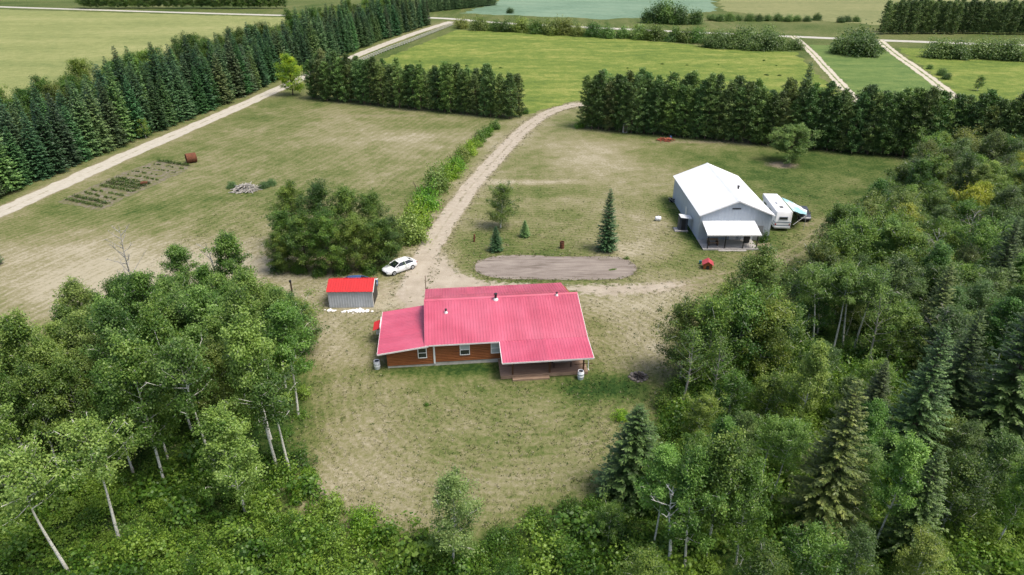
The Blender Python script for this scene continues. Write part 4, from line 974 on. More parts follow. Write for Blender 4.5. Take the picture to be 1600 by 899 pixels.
PROTO = {
 'aspen': [broadleaf(s, 10.8 + (s % 3) * .6, 2.1 + .22 * (s % 4), .20 + .07 * (s % 3), 30, 7, 74, .165, 'aspen', plume=True, lean=.55, tonebase=.54, r0=.12) for s in range(1, 7)],
 'aspen_open': [broadleaf(s, 10.8, 2.4, .58, 20, 7, 52, .16, 'aspen', tonebase=.68, r0=.13, spread=.27, lean=.35) for s in (31, 32, 33)],
 'broad': [broadleaf(s, 11.0, 3.3, .08, 34, 9, 68, .18, 'broad', 'bark', spread=.34, tonebase=.5) for s in (41, 42, 43, 44)],
 'bushy': [broadleaf(s, 8.2, 2.9, .12, 28, 8, 64, .16, 'broad', 'aspen_bark', spread=.31, r0=.12, tonebase=.58) for s in (51, 52, 53, 54)],
 'willowy': [broadleaf(s, 9.0, 2.0, .18, 26, 8, 62, .13, 'willow', 'aspen_bark', spread=.25, r0=.1, tonebase=.45) for s in (61, 62)],
 'spruce': [spruce(s, 14.0, 2.9, nb=10, tw=28, twl=.52, whorl=.42) for s in (71, 72, 73, 74)],
 'blue_spruce': [spruce(s, 8.6, 2.1, nb=12, tw=46, twl=.27, whorl=.24, tonebase=.5) for s in (81, 82)],
 'white_spruce': [spruce(s, 14.0, 2.7, 'wspruce', nb=11, tw=58, twl=.27, whorl=.31, droop=.32, sparse=.12, tonebase=.5) for s in (91, 92, 93)],
 'pine': [pine(s, 12.2, 2.2, .05, 66, 7, 17, needle=.36, flat=.7) for s in (101, 102, 103, 104, 105)],
 'lone_pine': [pine(111, 6.4, 4.6, .22, 54, 13, 40, flat=.8, needle=.26, tonebase=.55)],
 'shrub': [shrub(s, 2.6, 2.0, n_cl=64, per=48, leaf=.15) for s in (121, 122, 123)],
 'willow': [shrub(s, 5.2, 4.2, 'willow', n_cl=110, per=44, leaf=.34, spread=.62, tonebase=.5) for s in (131, 132, 133)],
 'half': [broadleaf(s, 10.5, 2.1, .3, 22, 6, 15, .15, 'aspen', 'dead_wood', plume=True, lean=.6, tonebase=.62, r0=.15, spread=.3) for s in (151, 152, 153)],
 'dead': [deadtree(s, 11.0, .15, 20, 2.6) for s in (141, 142)] + [deadtree(143, 9.0, .17, 9, 2.6, cb=.45), deadtree(144, 8.6, .17, 10, 2.0, 'snag', .62)],
}
POBJ = {}
def plant(kind, var, loc, s, rz, name, label, cat, group=None, tint=(1, 1, 1), sz=None, tilt=(0, 0)):
    e = bpy.data.objects.new(name, None); SC.collection.objects.link(e); e.empty_display_size = .2
    e.location = (loc[0], loc[1], 0); e.rotation_euler = (tilt[0], tilt[1], rz); e.scale = (s, s, sz or s)
    tag(e, label, cat, group)
    for me in PROTO[kind][var % len(PROTO[kind])]:
        o = bpy.data.objects.new(me.name.split('.')[0], me); SC.collection.objects.link(o); o.parent = e; o.color = tint + (1,)
    return e
def plain(kind, var, loc, s, rz, name, label, cat, group=None, tint=(1, 1, 1), sz=None):
    """far copies, too small to show stems: foliage mesh only"""
    o = bpy.data.objects.new(name, PROTO[kind][var % len(PROTO[kind])][1]); SC.collection.objects.link(o)
    o.location = (loc[0], loc[1], 0); o.rotation_euler = (0, 0, rz); o.scale = (s, s, sz or s); o.color = tint + (1,)
    return tag(o, label, cat, group)
def U(a, b): return rnd.uniform(a, b)
def scatter(poly, dist, seed, tries=6000, avoid=()):
    rr = random.Random(seed); xs = [p[0] for p in poly]; ys = [p[1] for p in poly]; out = list(avoid); k0 = len(out)
    for _ in range(tries):
        p_ = (rr.uniform(min(xs), max(xs)), rr.uniform(min(ys), max(ys)))
        if all((p_[0] - q[0]) ** 2 + (p_[1] - q[1]) ** 2 > dist * dist for q in out) and bool(inpoly(np.array([p_[0]]), np.array([p_[1]]), poly)[0]): out.append(p_)
    return out[k0:]

# --- spruce shelterbelt along the left lane
LN = np.array(LANE); LT = np.gradient(LN, axis=0); LT /= np.linalg.norm(LT, axis=1)[:, None]; LNrm = np.stack([-LT[:, 1], LT[:, 0]], 1)
cum = np.concatenate([[0], np.cumsum(np.linalg.norm(np.diff(LN, axis=0), axis=1))])
def along(s): return np.array([np.interp(s, cum, LN[:, 0]), np.interp(s, cum, LN[:, 1])]), np.array([np.interp(s, cum, LNrm[:, 0]), np.interp(s, cum, LNrm[:, 1])])
ROWLAB = ['dark spruce in the front row of the belt, beside the left gravel lane', 'dark spruce in the second row of the belt behind the lane-side spruces', 'dark spruce in the third row of the belt, deeper from the left lane']
smax = cum[-1] - 14
for r, (off, sp, s0, s1) in enumerate([(6.2, 3.5, 2, smax), (9.8, 3.6, 4, smax), (13.6, 4.2, 2, smax * .85)]):
    s = s0; nr_ = 0
    while s < s1:
        nr_ += 1
        q, n_ = along(s); far = q[1] > 210; k = U(.78, 1.12) * (.94 if r == 0 else 1.0); o = off + U(-.7, .7)
        # keep the lane mouth and the pine row's crossing clear
        plant('spruce', rnd.randrange(4), q + n_ * o, k, U(0, 6.3), 'spruce_tree', ROWLAB[r] if r else ordinal(nr_) + ' spruce from the near end of the lane-side row, left belt', 'spruce', 'spruces of the left shelterbelt, row %d' % (r + 1), sz=k * U(.85, 1.2), tint=(U(.8, 1.25), U(.85, 1.2), U(.8, 1.15)), tilt=(U(-.03, .03), U(-.03, .03)))
        s += sp * U(.85, 1.15) * (1.0 if not far else 1.15)
for r, (off, sp) in enumerate([(18, 5.2), (24, 5.8)]):
    s = 2
    while s < cum[-1] * (.98 if r < 1 else .9):
        q, n_ = along(s); k = U(.85, 1.15)
        plant('broad', rnd.randrange(4), q + n_ * (off + U(-1, 1)), k * .95, U(0, 6.3), 'deciduous_tree', ['leafy tree directly behind the spruces of the left belt', 'leafy tree in the outermost back row, beside the hay field'][r], 'tree', 'leafy trees behind the left spruce belt', sz=k * U(1.0, 1.2), tint=(U(.9, 1.3), U(.95, 1.25), U(.85, 1.1)))
        s += sp * U(.85, 1.2)

# --- pine rows
def pine_row(a, b_, n, rows, label, group, hs=1.0):
    a = np.array(g(*a)); b_ = np.array(g(*b_)); d_ = b_ - a; nn = np.array([-d_[1], d_[0]]) / np.linalg.norm(d_)
    for r in range(rows):
        for i in range(n):
            q = a + d_ * (i + .5 + U(-.3, .3) + .5 * (r % 2)) / n + nn * (r * 2.8 + U(-.5, .5)); k = U(.84, 1.1) * hs
            plant('pine', rnd.randrange(5), q, k, U(0, 6.3), 'pine_tree', label[1] if r else ordinal(i + 1) + ' pine from the left in ' + label[0], 'pine', group, sz=k * U(.88, 1.1), tint=(U(.82, 1.12), U(.9, 1.2), U(.85, 1.1)), tilt=(U(-.04, .04), U(-.04, .04)))
pine_row((480, 154), (802, 186), 28, 2, ['the left pine row, front line', 'dark pine in the back line of the left pine row'], 'left pine row', .88)
pine_row((912, 200), (1300, 236), 40, 2, ['the pine row behind the workshop, front line', 'dark pine in the back line of the long right pine row'], 'right pine row', .94)
pine_row((1300, 236), (1600, 262), 24, 2, ['the pine row stretch above the right wood', 'dark pine in the back line at the right end of the long pine row'], 'right pine row, far end')
plant('bushy', 2, g(228, 216), .5, 2, 'shrub', 'rounded leafy shrub in front of the spruce belt beside the lane', 'shrub', tint=(1.2, 1.2, 1.0))
plant('broad', 1, g(457, 149), 1.05, 1, 'deciduous_tree', 'yellow-green leafy tree at the left end of the left pine row', 'tree', tint=(2.7, 2.3, .9), sz=.95)
plant('spruce', 1, g(1246, 208), 1.0, 1, 'spruce_tree', 'pointed spruce tip rising above the right pine row', 'spruce', sz=1.08)
plant('lone_pine', 0, g(1234, 254), 1.0, 1.3, 'pine_tree', 'lone broad pine with spreading crown on the lawn behind the workshop', 'pine', tint=(.85, .95, .8))

# --- the yard's own trees
plant('blue_spruce', 0, g(948, 391), 1.02, .4, 'spruce_tree', 'tall narrow spruce on the lawn above the gravel pad', 'spruce', tint=(1.0, 1.05, .95), sz=1.04).scale = (.85, .85, 1.04)
plant('blue_spruce', 1, g(775, 392), .40, .9, 'spruce_tree', 'small dense spruce in front of the round lawn tree', 'spruce', tint=(1.2, 1.25, 1.2)).scale = (.56, .56, .42)
plant('blue_spruce', 0, g(820, 370), .30, 2, 'spruce_tree', 'tiny spruce sapling right of the round lawn tree', 'spruce', tint=(1.5, 1.5, 1.2)).scale = (.42, .42, .30)
plant('bushy', 0, g(783, 356), .78, 2.2, 'deciduous_tree', 'round-crowned young tree on the lawn right of the driveway', 'tree', tint=(.9, .9, .9)).scale = (.80, .80, .80)
CL = [ordinal(k + 1) + ' leafy tree from the left in the front of the clump behind the shed' for k in range(5)] + [ordinal(k + 1) + ' tall leafy tree from the left at the back of the clump' for k in range(4)] + ['smallest leafy tree at the left end of the clump behind the shed', 'small leafy tree at the right end of the clump beside the driveway']
for i, (px, py, s, sz) in enumerate([(450, 410, .78, .82), (480, 425, .85, .9), (520, 427, .9, .9), (560, 424, .9, .86), (600, 416, .8, .74), (462, 385, .9, 1.02), (505, 392, .95, 1.08), (548, 395, .95, 1.05), (585, 393, .85, .95), (440, 425, .6, .6), (612, 400, .65, .62)]):
    plant('broad', i, g(px, py), s * .84, U(0, 6), 'deciduous_tree', CL[i], 'tree', 'tree clump between field and driveway', sz=sz * .80, tint=(U(1.0, 1.25), U(1.0, 1.2), U(.9, 1.0)))
for i, px in enumerate((435, 468, 500, 535, 575, 605, 625)): plant('shrub', i, g(px, 430 - abs(px - 520) * .08), U(.6, .9), U(0, 6), 'shrub', ordinal(i + 1) + ' low shrub from the left at the foot of the clump behind the shed', 'shrub', 'shrubs at the foot of the clump', tint=(.75, .8, .8))
# hedge of bright shrubs along the driveway
hp = spline(gp([(640, 380), (652, 345), (668, 318), (690, 290), (712, 265), (735, 240), (757, 215), (778, 198)]), .5)
L_tot = len(hp); HL = ['largest', ]; i = 0; k = 0
while i < L_tot:
    f = i / L_tot; s = 1.75 * (1 - f) + .68 * f; s *= U(.8, 1.2)
    plant('shrub' if k % 3 else 'willow', k, (hp[int(i)][0] + U(-.4, .4), hp[int(i)][1]), s if k % 3 else s * .46, U(0, 6), 'hedge_shrub', ordinal(k + 1) + ' bright green shrub of the driveway hedge, counted from the house', 'shrub', 'hedge shrubs along the driveway', tint=(U(1.15, 1.6), U(1.25, 1.55), 1.0), sz=(s * 1.25 if k % 3 else s * .62))
    i += 8.2 * s; k += 1
for px, py, lab in [(362, 294, 'grey-green shrub at the left end of the log heap'), (412, 294, 'grey-green shrub against the right side of the log heap'), (425, 290, 'grey-green shrub at the far right end of the log heap')]:
    plant('willow', 1, g(px, py), .26, U(0, 6), 'shrub', lab, 'shrub', tint=(1.0, 1.15, 1.35))
plant('shrub', 1, g(1193, 379), .55, .3, 'shrub', 'dark climbing shrub against the workshop front right of the porch', 'shrub', tint=(.8, .85, .8)).scale = (.5, .35, .95)
plant('spruce', 2, g(-8, 415), .4, .3, 'spruce_tree', 'young spruce at the left edge of the dry field', 'spruce')
plant('shrub', 2, g(905, 200), .9, .3, 'shrub', 'pale weedy shrub at the left foot of the right pine row', 'shrub', tint=(1.3, 1.3, 1.2))
plant('shrub', 0, g(818, 178), .8, .3, 'shrub', 'low shrub at the right foot of the left pine row', 'shrub', tint=(1.0, 1.1, .9))
plant('shrub', 0, g(666, 634), .15, .3, 'weed', 'single dark green weed in the dry lawn before the house', 'weed', tint=(.9, 1.1, .7))
plant('shrub', 1, g(979, 405), .22, .3, 'weed', 'low green weed at the back right rim of the gravel pad', 'weed')
plant('shrub', 2, g(957, 422), .16, .3, 'weed', 'low weed growing in the right half of the gravel pad', 'weed').scale = (.4, .16, .08)

# --- far bushes and tree lines
HB = 'round bush in the hedgerow along the far edge of the meadow'
k = 0
for px in range(722, 1120, 23):
    f = (px - 720) / 410; py = 45 + f * 24 + U(-1, 1); s = U(1.0, 1.55)
    plain('willow', k, g(px + U(-6, 6), py), s, U(0, 6), 'hedgerow_bush', ordinal(k + 1) + ' bush from the left in the hedgerow beyond the meadow', 'bush', 'far hedgerow bushes', tint=(U(.9, 1.35), U(1.0, 1.3), U(.7, .9))); k += 1
k0 = k
for px, py, s in [(1105, 74, 1.1), (1130, 75, 1.4), (1150, 76, 1.5), (1172, 77, 1.55), (1196, 78, 1.5), (1220, 78, 1.35), (1240, 78, 1.0), (1160, 70, 1.6), (1190, 71, 1.6)]:
    plain('willow', k, g(px, py), s, U(0, 6), 'willow_bush', '%s willow from the left in the big thicket at the meadow corner' % ordinal(k - k0 + 1), 'bush', 'willow thicket at the meadow corner'); k += 1
k1 = k
for px, py, s in [(1316, 84, 1.6), (1342, 87, 1.75), (1360, 82, 1.5), (1335, 78, 1.9)]:
    plain('willow', k, g(px, py), s, U(0, 6), 'willow_bush', ['left front', 'right front', 'right rear', 'tallest rear'][k - k1] + ' willow in the round thicket between the two far tracks', 'bush', 'round willow thicket between the tracks'); k += 1
k2 = k
for px, py, s in [(1462, 90, 1.5), (1500, 92, 1.4), (1522, 91, 1.5), (1550, 92, 1.5), (1585, 94, 1.6), (1612, 95, 1.4)]:
    plain('willow', k, g(px, py), s, U(0, 6), 'willow_bush', ordinal(k - k2 + 1) + ' willow bush from the left beside the road, right edge', 'bush', 'willows at the right road side'); k += 1
k3 = k
for px, py, s in [(1030, 36, 1.7), (1048, 37, 1.9), (1062, 38, 1.7), (1085, 38, 1.2), (1015, 36, 1.2)]:
    plain('willow', k, g(px, py), s, U(0, 6), 'far_tree', ['left of centre', 'tallest', 'right of centre', 'rightmost low', 'leftmost low'][k - k3] + ' dark leafy tree in the clump beside the blue-green crop field', 'tree', 'tree clump by the crop field', tint=(.7, .85, .6), sz=s * 1.25); k += 1
for kb, px in enumerate(list(range(1110, 1290, 15)) + [1312, 1324, 1338], 1):
    plain('willow', k, g(px, 33 + U(-1, 1) + (2 if px > 1300 else 0)), U(.6, .9), U(0, 6), 'far_bush', ordinal(kb) + ' low bush from the left in the row along the far pasture', 'bush', 'far pasture bushes', tint=(.75, .9, .65)); k += 1
for i in range(30):
    px = 1378 + i * 9.2; plain('pine', i, g(px, 53 + U(-1, 1) + (px - 1378) * .004), U(.95, 1.15) * 1.0, U(0, 6), 'far_pine', ordinal(i + 1) + ' pine from the left in the far row at top right', 'pine', 'far pine row', sz=U(1.0, 1.15))
    plain('pine', i + 2, g(px + 4, 50), 1.05, U(0, 6), 'far_pine', 'dark pine in the back line of the far top right row', 'pine', 'far pine row, back line', sz=U(1.0, 1.15))
for i in range(40):
    px = 130 + i * 8; plain('broad', i, g(px, 13.5 + U(-.6, .6)), U(.8, 1.1), U(0, 6), 'far_tree', ordinal(i + 1) + ' tree from the left in the distant line above the hay field', 'tree', 'distant tree line, top left', sz=U(.8, 1.05), tint=(.85, .95, .8))
for i in range(22):
    px = 662 + i * 5.2; plain('spruce', i, g(px, 20 - i * .55), U(.8, 1.05), U(0, 6), 'far_tree', ordinal(i + 1) + ' conifer from the left in the distant line at top centre', 'tree', 'distant conifers, top centre', sz=U(.8, 1.0))
plain('willow', 0, g(798, 21), .7, 1, 'far_bush', 'single dark bush standing in the blue-green crop field', 'bush', tint=(.6, .75, .6))
plant('bushy', 1, g(1527, 142), .46, 1, 'deciduous_tree', 'small dark tree alone in the right-hand meadow', 'tree', tint=(.9, 1, .9))
for px, py, s in [(1470, 118, .6), (1478, 124, .55), (1452, 108, .4)]:
    plain('willow', 1, g(px, py), s * .8, 1, 'bush', 'small bush beside the right-hand track', 'bush', 'bushes beside the right track', tint=(.8, .95, .7))
for i in range(26):
    px = 600 + U(20, 620); py = U(92, 150); 
    if 830 < px < 900: continue
    plain('shrub', i, g(px, py), U(.25, .5), U(0, 6), 'weed_clump', 'low dark weed clump in the flowering meadow', 'weed', 'weed clumps in the meadow', tint=(.8, .8, .7), sz=U(.15, .3)) if py < 140 else None

# --- woods: every tree gets a label from its kind and the nearest landmark
def near_label(q, kindword, marks, used):
    best = min(marks, key=lambda m: (m[0][0] - q[0]) ** 2 + (m[0][1] - q[1]) ** 2)
    dx, dy = q[0] - best[0][0], q[1] - best[0][1]
    rel = ('right of' if dx > 0 else 'left of') if abs(dx) > abs(dy) else ('behind' if dy > 0 else 'in front of')
    base = '%s %s %s' % (kindword, rel, best[1]); used[base] = used.get(base, 0) + 1
    return base if used[base] == 1 else '%s %s' % (['', '', 'second', 'third', 'fourth', 'fifth', 'sixth', 'seventh', 'eighth', 'ninth', 'tenth'][min(10, used[base])], base)
KW = {'aspen': 'pale-trunked aspen', 'bushy': 'bushy dark green tree', 'willowy': 'slim grey-green tree', 'broad': 'broad dense leafy tree'}
USED = {}
# --- left wood
HERO = [(107, 897, 1, .98, 'white-trunked aspen with open yellow-green crown, nearest the bottom left corner'), (192, 846, 2, .95, 'white-trunked aspen with bare lower twigs, right of the corner aspen')]
for px, py, v, s, lab in HERO:
    plant('aspen_open', v, g(px, py), s, U(0, 6), 'aspen_tree', lab, 'aspen', tint=(1.2, 1.15, 1.1))
LFRONT = [(32, 800, .95, 'aspen with a bare pale lower trunk at the far left edge'), (258, 762, 1.0, 'aspen with a bent white trunk in front of the left wood'), (383, 802, .92, 'leafy aspen standing forward at the front of the left wood'), (430, 728, 1.0, 'aspen with white trunk near the clearing edge of the left wood')]
for px, py, s, lab in LFRONT:
    plant('aspen', int(px), g(px, py), s, U(0, 6), 'aspen_tree', lab, 'aspen', tint=(1.1, 1.1, 1.0), tilt=(0, U(-.06, .02)), sz=s * (1.2 if px != 383 else 1.0))
plant('aspen_open', 0, g(335, 746), .92, 2, 'aspen_tree', 'aspen with a long crooked bare trunk over the dark gap of the left wood', 'aspen', tilt=(-.03, -.08), sz=1.27)
plant('aspen_open', 1, g(456, 736), .92, 4, 'aspen_tree', 'slim white-trunked aspen leaning out at the clearing corner of the left wood', 'aspen', tilt=(0, .12), tint=(.8, .85, .8))
av = gp([(a[0], a[1]) for a in HERO + LFRONT] + [(335, 746), (456, 736), (225, 507), (357, 500), (430, 640), (315, 700)])
LWT = gp([(-120, 660), (110, 655), (150, 600), (205, 520), (300, 507), (420, 507), (458, 535), (475, 610), (466, 690), (450, 715), (330, 712), (240, 735), (40, 770), (-120, 800)])
MARKL = [(g(225, 507), 'the tall dead aspen, left wood'), (g(357, 500), 'the bare white trunk, left wood'), (g(107, 897), 'the corner aspen with the open crown'), (g(258, 762), 'the aspen with a bent white trunk'), (g(383, 802), 'the forward leafy aspen'), (g(430, 728), 'the white trunk by the clearing'), (g(462, 492), 'the dark post'), (g(430, 640), 'the yellowish dead tree'), (g(335, 746), 'the crooked bare trunk'), (g(32, 800), 'the far left aspen trunk'), (g(120, 640), 'the dry field corner, left wood')]
for i, q in enumerate(scatter(LWT, 2.45, 3, 7000, av)):
    back = q[1] > 57
    kind = 'bushy' if (back and rnd.random() < .7) else 'aspen'
    k = U(.72, .95) if kind == 'aspen' else U(.8, 1.06)
    plant(kind, rnd.randrange(6), q, k, U(0, 6.3), 'aspen_tree' if kind == 'aspen' else 'deciduous_tree', near_label(q, KW[kind], MARKL, USED), 'aspen' if kind == 'aspen' else 'tree', 'trees of the left wood', sz=k * (U(1.12, 1.32) if kind == 'aspen' else U(.9, 1.08)) * (1.06 if q[1] < 48 else (.92 if q[1] < 57 else .80)), tint=(U(.9, 1.1), U(.92, 1.12), U(.85, 1.05)), tilt=(U(-.06, .06), U(-.06, .06)))
for px, py, v, s, lab in [(225, 507, 0, 1.08, 'tall bare dead aspen rising from the back of the left wood'), (357, 500, 2, 1.05, 'bare white dead trunk among the back trees of the left wood'), (430, 640, 1, .8, 'bare yellowish dead tree inside the left wood near the clearing')]:
    plant('dead', v, g(px, py), s, 1 + v, 'dead_tree', lab, 'dead tree')

# --- right wood: the foreground tree by tree
CON = [(985, 772, .97, 'blue_spruce', 'dense blue-green spruce at the clearing edge of the right wood', 1.5), (1275, 832, .92, 'white_spruce', 'white spruce with a brownish sparse tip in the right foreground wood', 1.25), (1405, 735, .92, 'white_spruce', 'tall olive spruce left of the tallest spruce in the right wood', 1.2), (1470, 665, .80, 'white_spruce', 'middling spruce between the two tall spruces of the right wood', 1.2), (1548, 690, 1.08, 'white_spruce', 'tallest spruce of the right wood, at the right edge of the view', 1.35), (1410, 870, .66, 'white_spruce', 'shorter spruce with drooping boughs low in the right wood', 1.25), (1535, 500, .85, 'white_spruce', 'dark spruce at the upper right of the right wood', 1.2), (1612, 560, .95, 'white_spruce', 'dark spruce cut by the right edge of the view', 1.2), (1440, 560, .74, 'white_spruce', 'dark spruce deep inside the right wood', 1.2), (1345, 700, .6, 'white_spruce', 'small spruce behind the brown-tipped spruce', 1.3)]
for i, (px, py, s, kd, lab, wd) in enumerate(CON):
    e = plant(kd, i, g(px, py), s, U(0, 6), 'spruce_tree', lab, 'spruce', tint=(1.2, 1.02, .8) if i == 1 else (1.15, 1.0, .62) if i == 0 else (U(.9, 1.15), U(.9, 1.1), U(.85, 1.05))); e.scale = (s * wd, s * wd, s * (1.05 if kd != 'blue_spruce' else 1.02))
FORE = [(1090, 690, .55, 'bushy', 'low dark tree in front of the tree tongue, right of the blue-green spruce'), (1135, 668, .6, 'bushy', 'low bushy tree below the middle of the tree tongue'), (1190, 668, .66, 'bushy', 'bushy tree below the right end of the tree tongue'), (1238, 690, .72, 'aspen', 'aspen right of the birch pair, towards the dark gap'), (1150, 735, .6, 'willowy', 'slim pale tree left of the birch pair'), (1085, 752, .52, 'bushy', 'low tree right of the blue-green spruce'), (1118, 800, .62, 'aspen', 'young aspen between the blue-green spruce and the birch pair'), (1230, 745, .62, 'bushy', 'bushy tree just left of the brown-tipped spruce'), (1310, 668, .6, 'willowy', 'slim pale tree behind the brown-tipped spruce'), (1352, 650, .6, 'bushy', 'low bushy tree at the foot of the dark gap'), (1030, 800, .5, 'bushy', 'low tree below the blue-green spruce'), (1340, 760, .62, 'aspen', 'aspen between the brown-tipped spruce and the olive spruce'), (1455, 730, .6, 'bushy', 'low bushy tree right of the olive spruce'), (950, 850, .38, 'bushy', 'lowest bushy sapling at the bottom of the clearing rim'), (1560, 850, .6, 'aspen', 'aspen near the bottom right corner'), (1062, 592, .92, 'bushy', 'dark bushy tree at the left end of the tree tongue beyond the fire pit'), (1098, 600, 1.0, 'bushy', 'bright bushy tree in the middle of the tree tongue beyond the fire pit'), (1140, 588, 1.05, 'bushy', 'tallest bushy tree of the tongue beyond the fire pit'), (1178, 595, 1.0, 'bushy', 'bright bushy tree on the right side of the tongue beyond the fire pit'), (1212, 592, .92, 'bushy', 'round bushy tree at the right end of the tongue'), (1130, 560, .9, 'bushy', 'dark tree at the back of the tongue, towards the workshop'), (1165, 556, .95, 'broad', 'broad dark tree at the back of the tongue, towards the workshop'),
        (1268, 640, .78, 'willowy', 'pale grey-green tree left of the dark gap in the right wood'), (1068, 885, .78, 'aspen', 'light green full aspen behind the bare white snag at the bottom right'), (1100, 868, .80, 'aspen', 'light green aspen right of the bare white snag'), (1020, 860, .66, 'aspen', 'young aspen below the blue-green spruce'), (1150, 880, .66, 'aspen', 'young aspen between the snag and the brown-tipped spruce'),
        (1330, 820, .72, 'willowy', 'pale leafy tree right of the brown-tipped spruce'), (1365, 860, .70, 'aspen', 'light aspen between the brown-tipped spruce and the low spruce'), (1250, 920, .66, 'bushy', 'leafy tree at the bottom edge below the brown-tipped spruce'), (1320, 930, .62, 'willowy', 'grey-green tree at the bottom edge right of the brown-tipped spruce'), (1470, 830, .74, 'bushy', 'leafy tree below the olive spruce'), (1530, 800, .78, 'willowy', 'pale leafy tree below the tallest spruce'), (1590, 790, .74, 'bushy', 'leafy tree at the right edge below the tallest spruce'), (1180, 950, .6, 'bushy', 'low leafy tree at the bottom edge right of the snag'), (1000, 940, .5, 'bushy', 'low leafy tree at the bottom edge left of the snag'),
        (1630, 720, .8, 'willowy', 'pale tree cut by the right edge of the view'), (1490, 760, .66, 'willowy', 'slim grey-green tree between the olive spruce and the tallest spruce'), (1420, 930, .55, 'bushy', 'low tree at the bottom edge below the low spruce')]
for i, (px, py, s, kd, lab) in enumerate(FORE):
    plant(kd, i, g(px, py), s, U(0, 6), 'aspen_tree' if kd == 'aspen' else 'deciduous_tree', lab, 'aspen' if kd == 'aspen' else 'tree', tint=(U(.95, 1.25), U(.98, 1.2), U(.9, 1.05)) if kd != 'broad' else (.9, .9, .9), sz=s * U(1.0, 1.12) * (1.15 if kd == 'aspen' else 1))
for px, py, s, tl, lab in [(1186, 784, .72, 0, 'thin white-trunked birch, left one of the pair left of the brown-tipped spruce'), (1202, 790, .74, .06, 'thin white-trunked birch, right one of the pair left of the brown-tipped spruce')]:
    plant('aspen_open', px, g(px, py), s, U(0, 6), 'birch_tree', lab, 'birch', tint=(.85, .95, .8), tilt=(0, tl)).scale = (s * .72, s * .72, s)
for px, py, lab in [(1272, 545, 'leaning white-trunked aspen at the left of the dark gap in the right wood'), (1300, 550, 'white-trunked aspen in the middle of the dark gap in the right wood'), (1318, 545, 'white-trunked aspen at the right of the dark gap in the right wood'), (1335, 548, 'slim leaning aspen at the far right of the dark gap in the right wood')]:
    plant('aspen_open', px, g(px, py), .86, U(0, 6), 'aspen_tree', lab, 'aspen', tilt=(U(-.05, .12), U(.08, .22)), tint=(.8, .85, .8))
# the rest of the right wood
RWT = gp([(1250, 520), (1285, 450), (1310, 405), (1385, 328), (1455, 280), (1620, 265), (1680, 330), (1690, 640), (1560, 620), (1480, 600), (1400, 585), (1345, 530)])
MARKR = [(g(1535, 500), 'the dark upper right spruce'), (g(1440, 560), 'the spruce deep in the right wood'), (g(1300, 550), 'the white trunks of the dark gap'), (g(1430, 470), 'the bare dead tree of the upper wood'), (g(1265, 350), 'the tarp, upper wood'), (g(1400, 325), 'the wood edge by the lone pine'), (g(1500, 330), 'the pale twigs of the upper wood'), (g(1590, 300), 'the pine row end, upper wood'), (g(1590, 400), 'the right picture edge, upper wood'), (g(1350, 420), 'the yellow-leaved top of the upper wood'), (g(1290, 400), 'the end of the grass ruts')]
av = [g(a[0], a[1]) for a in CON] + gp([(1262, 560), (1300, 565), (1320, 560)])
for i, q in enumerate(scatter(RWT, 2.9, 8, 9000, av)):
    kind = rnd.choice(['bushy', 'willowy', 'bushy', 'aspen', 'willowy'])
    k = U(.72, 1.08) if kind != 'aspen' else U(.62, .9)
    plant(kind, rnd.randrange(6), q, k, U(0, 6.3), 'aspen_tree' if kind == 'aspen' else 'deciduous_tree', near_label(q, KW[kind], MARKR, USED), 'aspen' if kind == 'aspen' else 'tree', 'trees of the right wood', sz=k * U(.85, 1.1), tint=(U(.85, 1.2), U(.9, 1.15), U(.85, 1.1)) if rnd.random() > .05 else (2.2, 1.6, .8), tilt=(U(-.07, .07), U(-.07, .07)))
for px, py, v, s, lab in [(1066, 636, 0, .80, 'pale half-bare tree at the fire pit end of the tree tongue'), (1112, 640, 1, .76, 'pale half-bare tree in front of the tree tongue beyond the fire pit'), (1358, 575, 2, .8, 'half-bare grey tree at the right of the dark gap')]:
    plant('half', v, g(px, py), s, 2 + px, 'half_bare_tree', lab, 'tree', tint=(1.1, 1.1, 1.0))
for px, py, v, s, lab in [(1044, 886, 3, .84, 'bare white forked dead tree in the right foreground'), (1430, 470, 0, .84, 'bare pale dead tree in the upper right wood'), (1490, 430, 1, .82, 'bare twiggy dead tree right of the pale dead tree, upper wood'), (1375, 420, 0, .76, 'bare twiggy dead tree left of the pale dead tree, upper wood'), (1500, 340, 1, .8, 'bare dead tree with pale twigs near the pine row end'), (1590, 770, 2, .7, 'bare grey snag at the right edge of the view'), (1445, 590, 2, .95, 'bare pale pole-like dead trunk beside the deep spruce')]:
    plant('dead', v, g(px, py), s, 2 + v + px, 'dead_tree', lab, 'dead tree', tilt=(0, U(-.1, .1)))
plant('willowy', 0, g(712, 884), .86, 1, 'birch_tree', 'single slim birch rising before the clearing at bottom centre', 'birch', tint=(1.15, 1.15, 1.1), sz=.92)

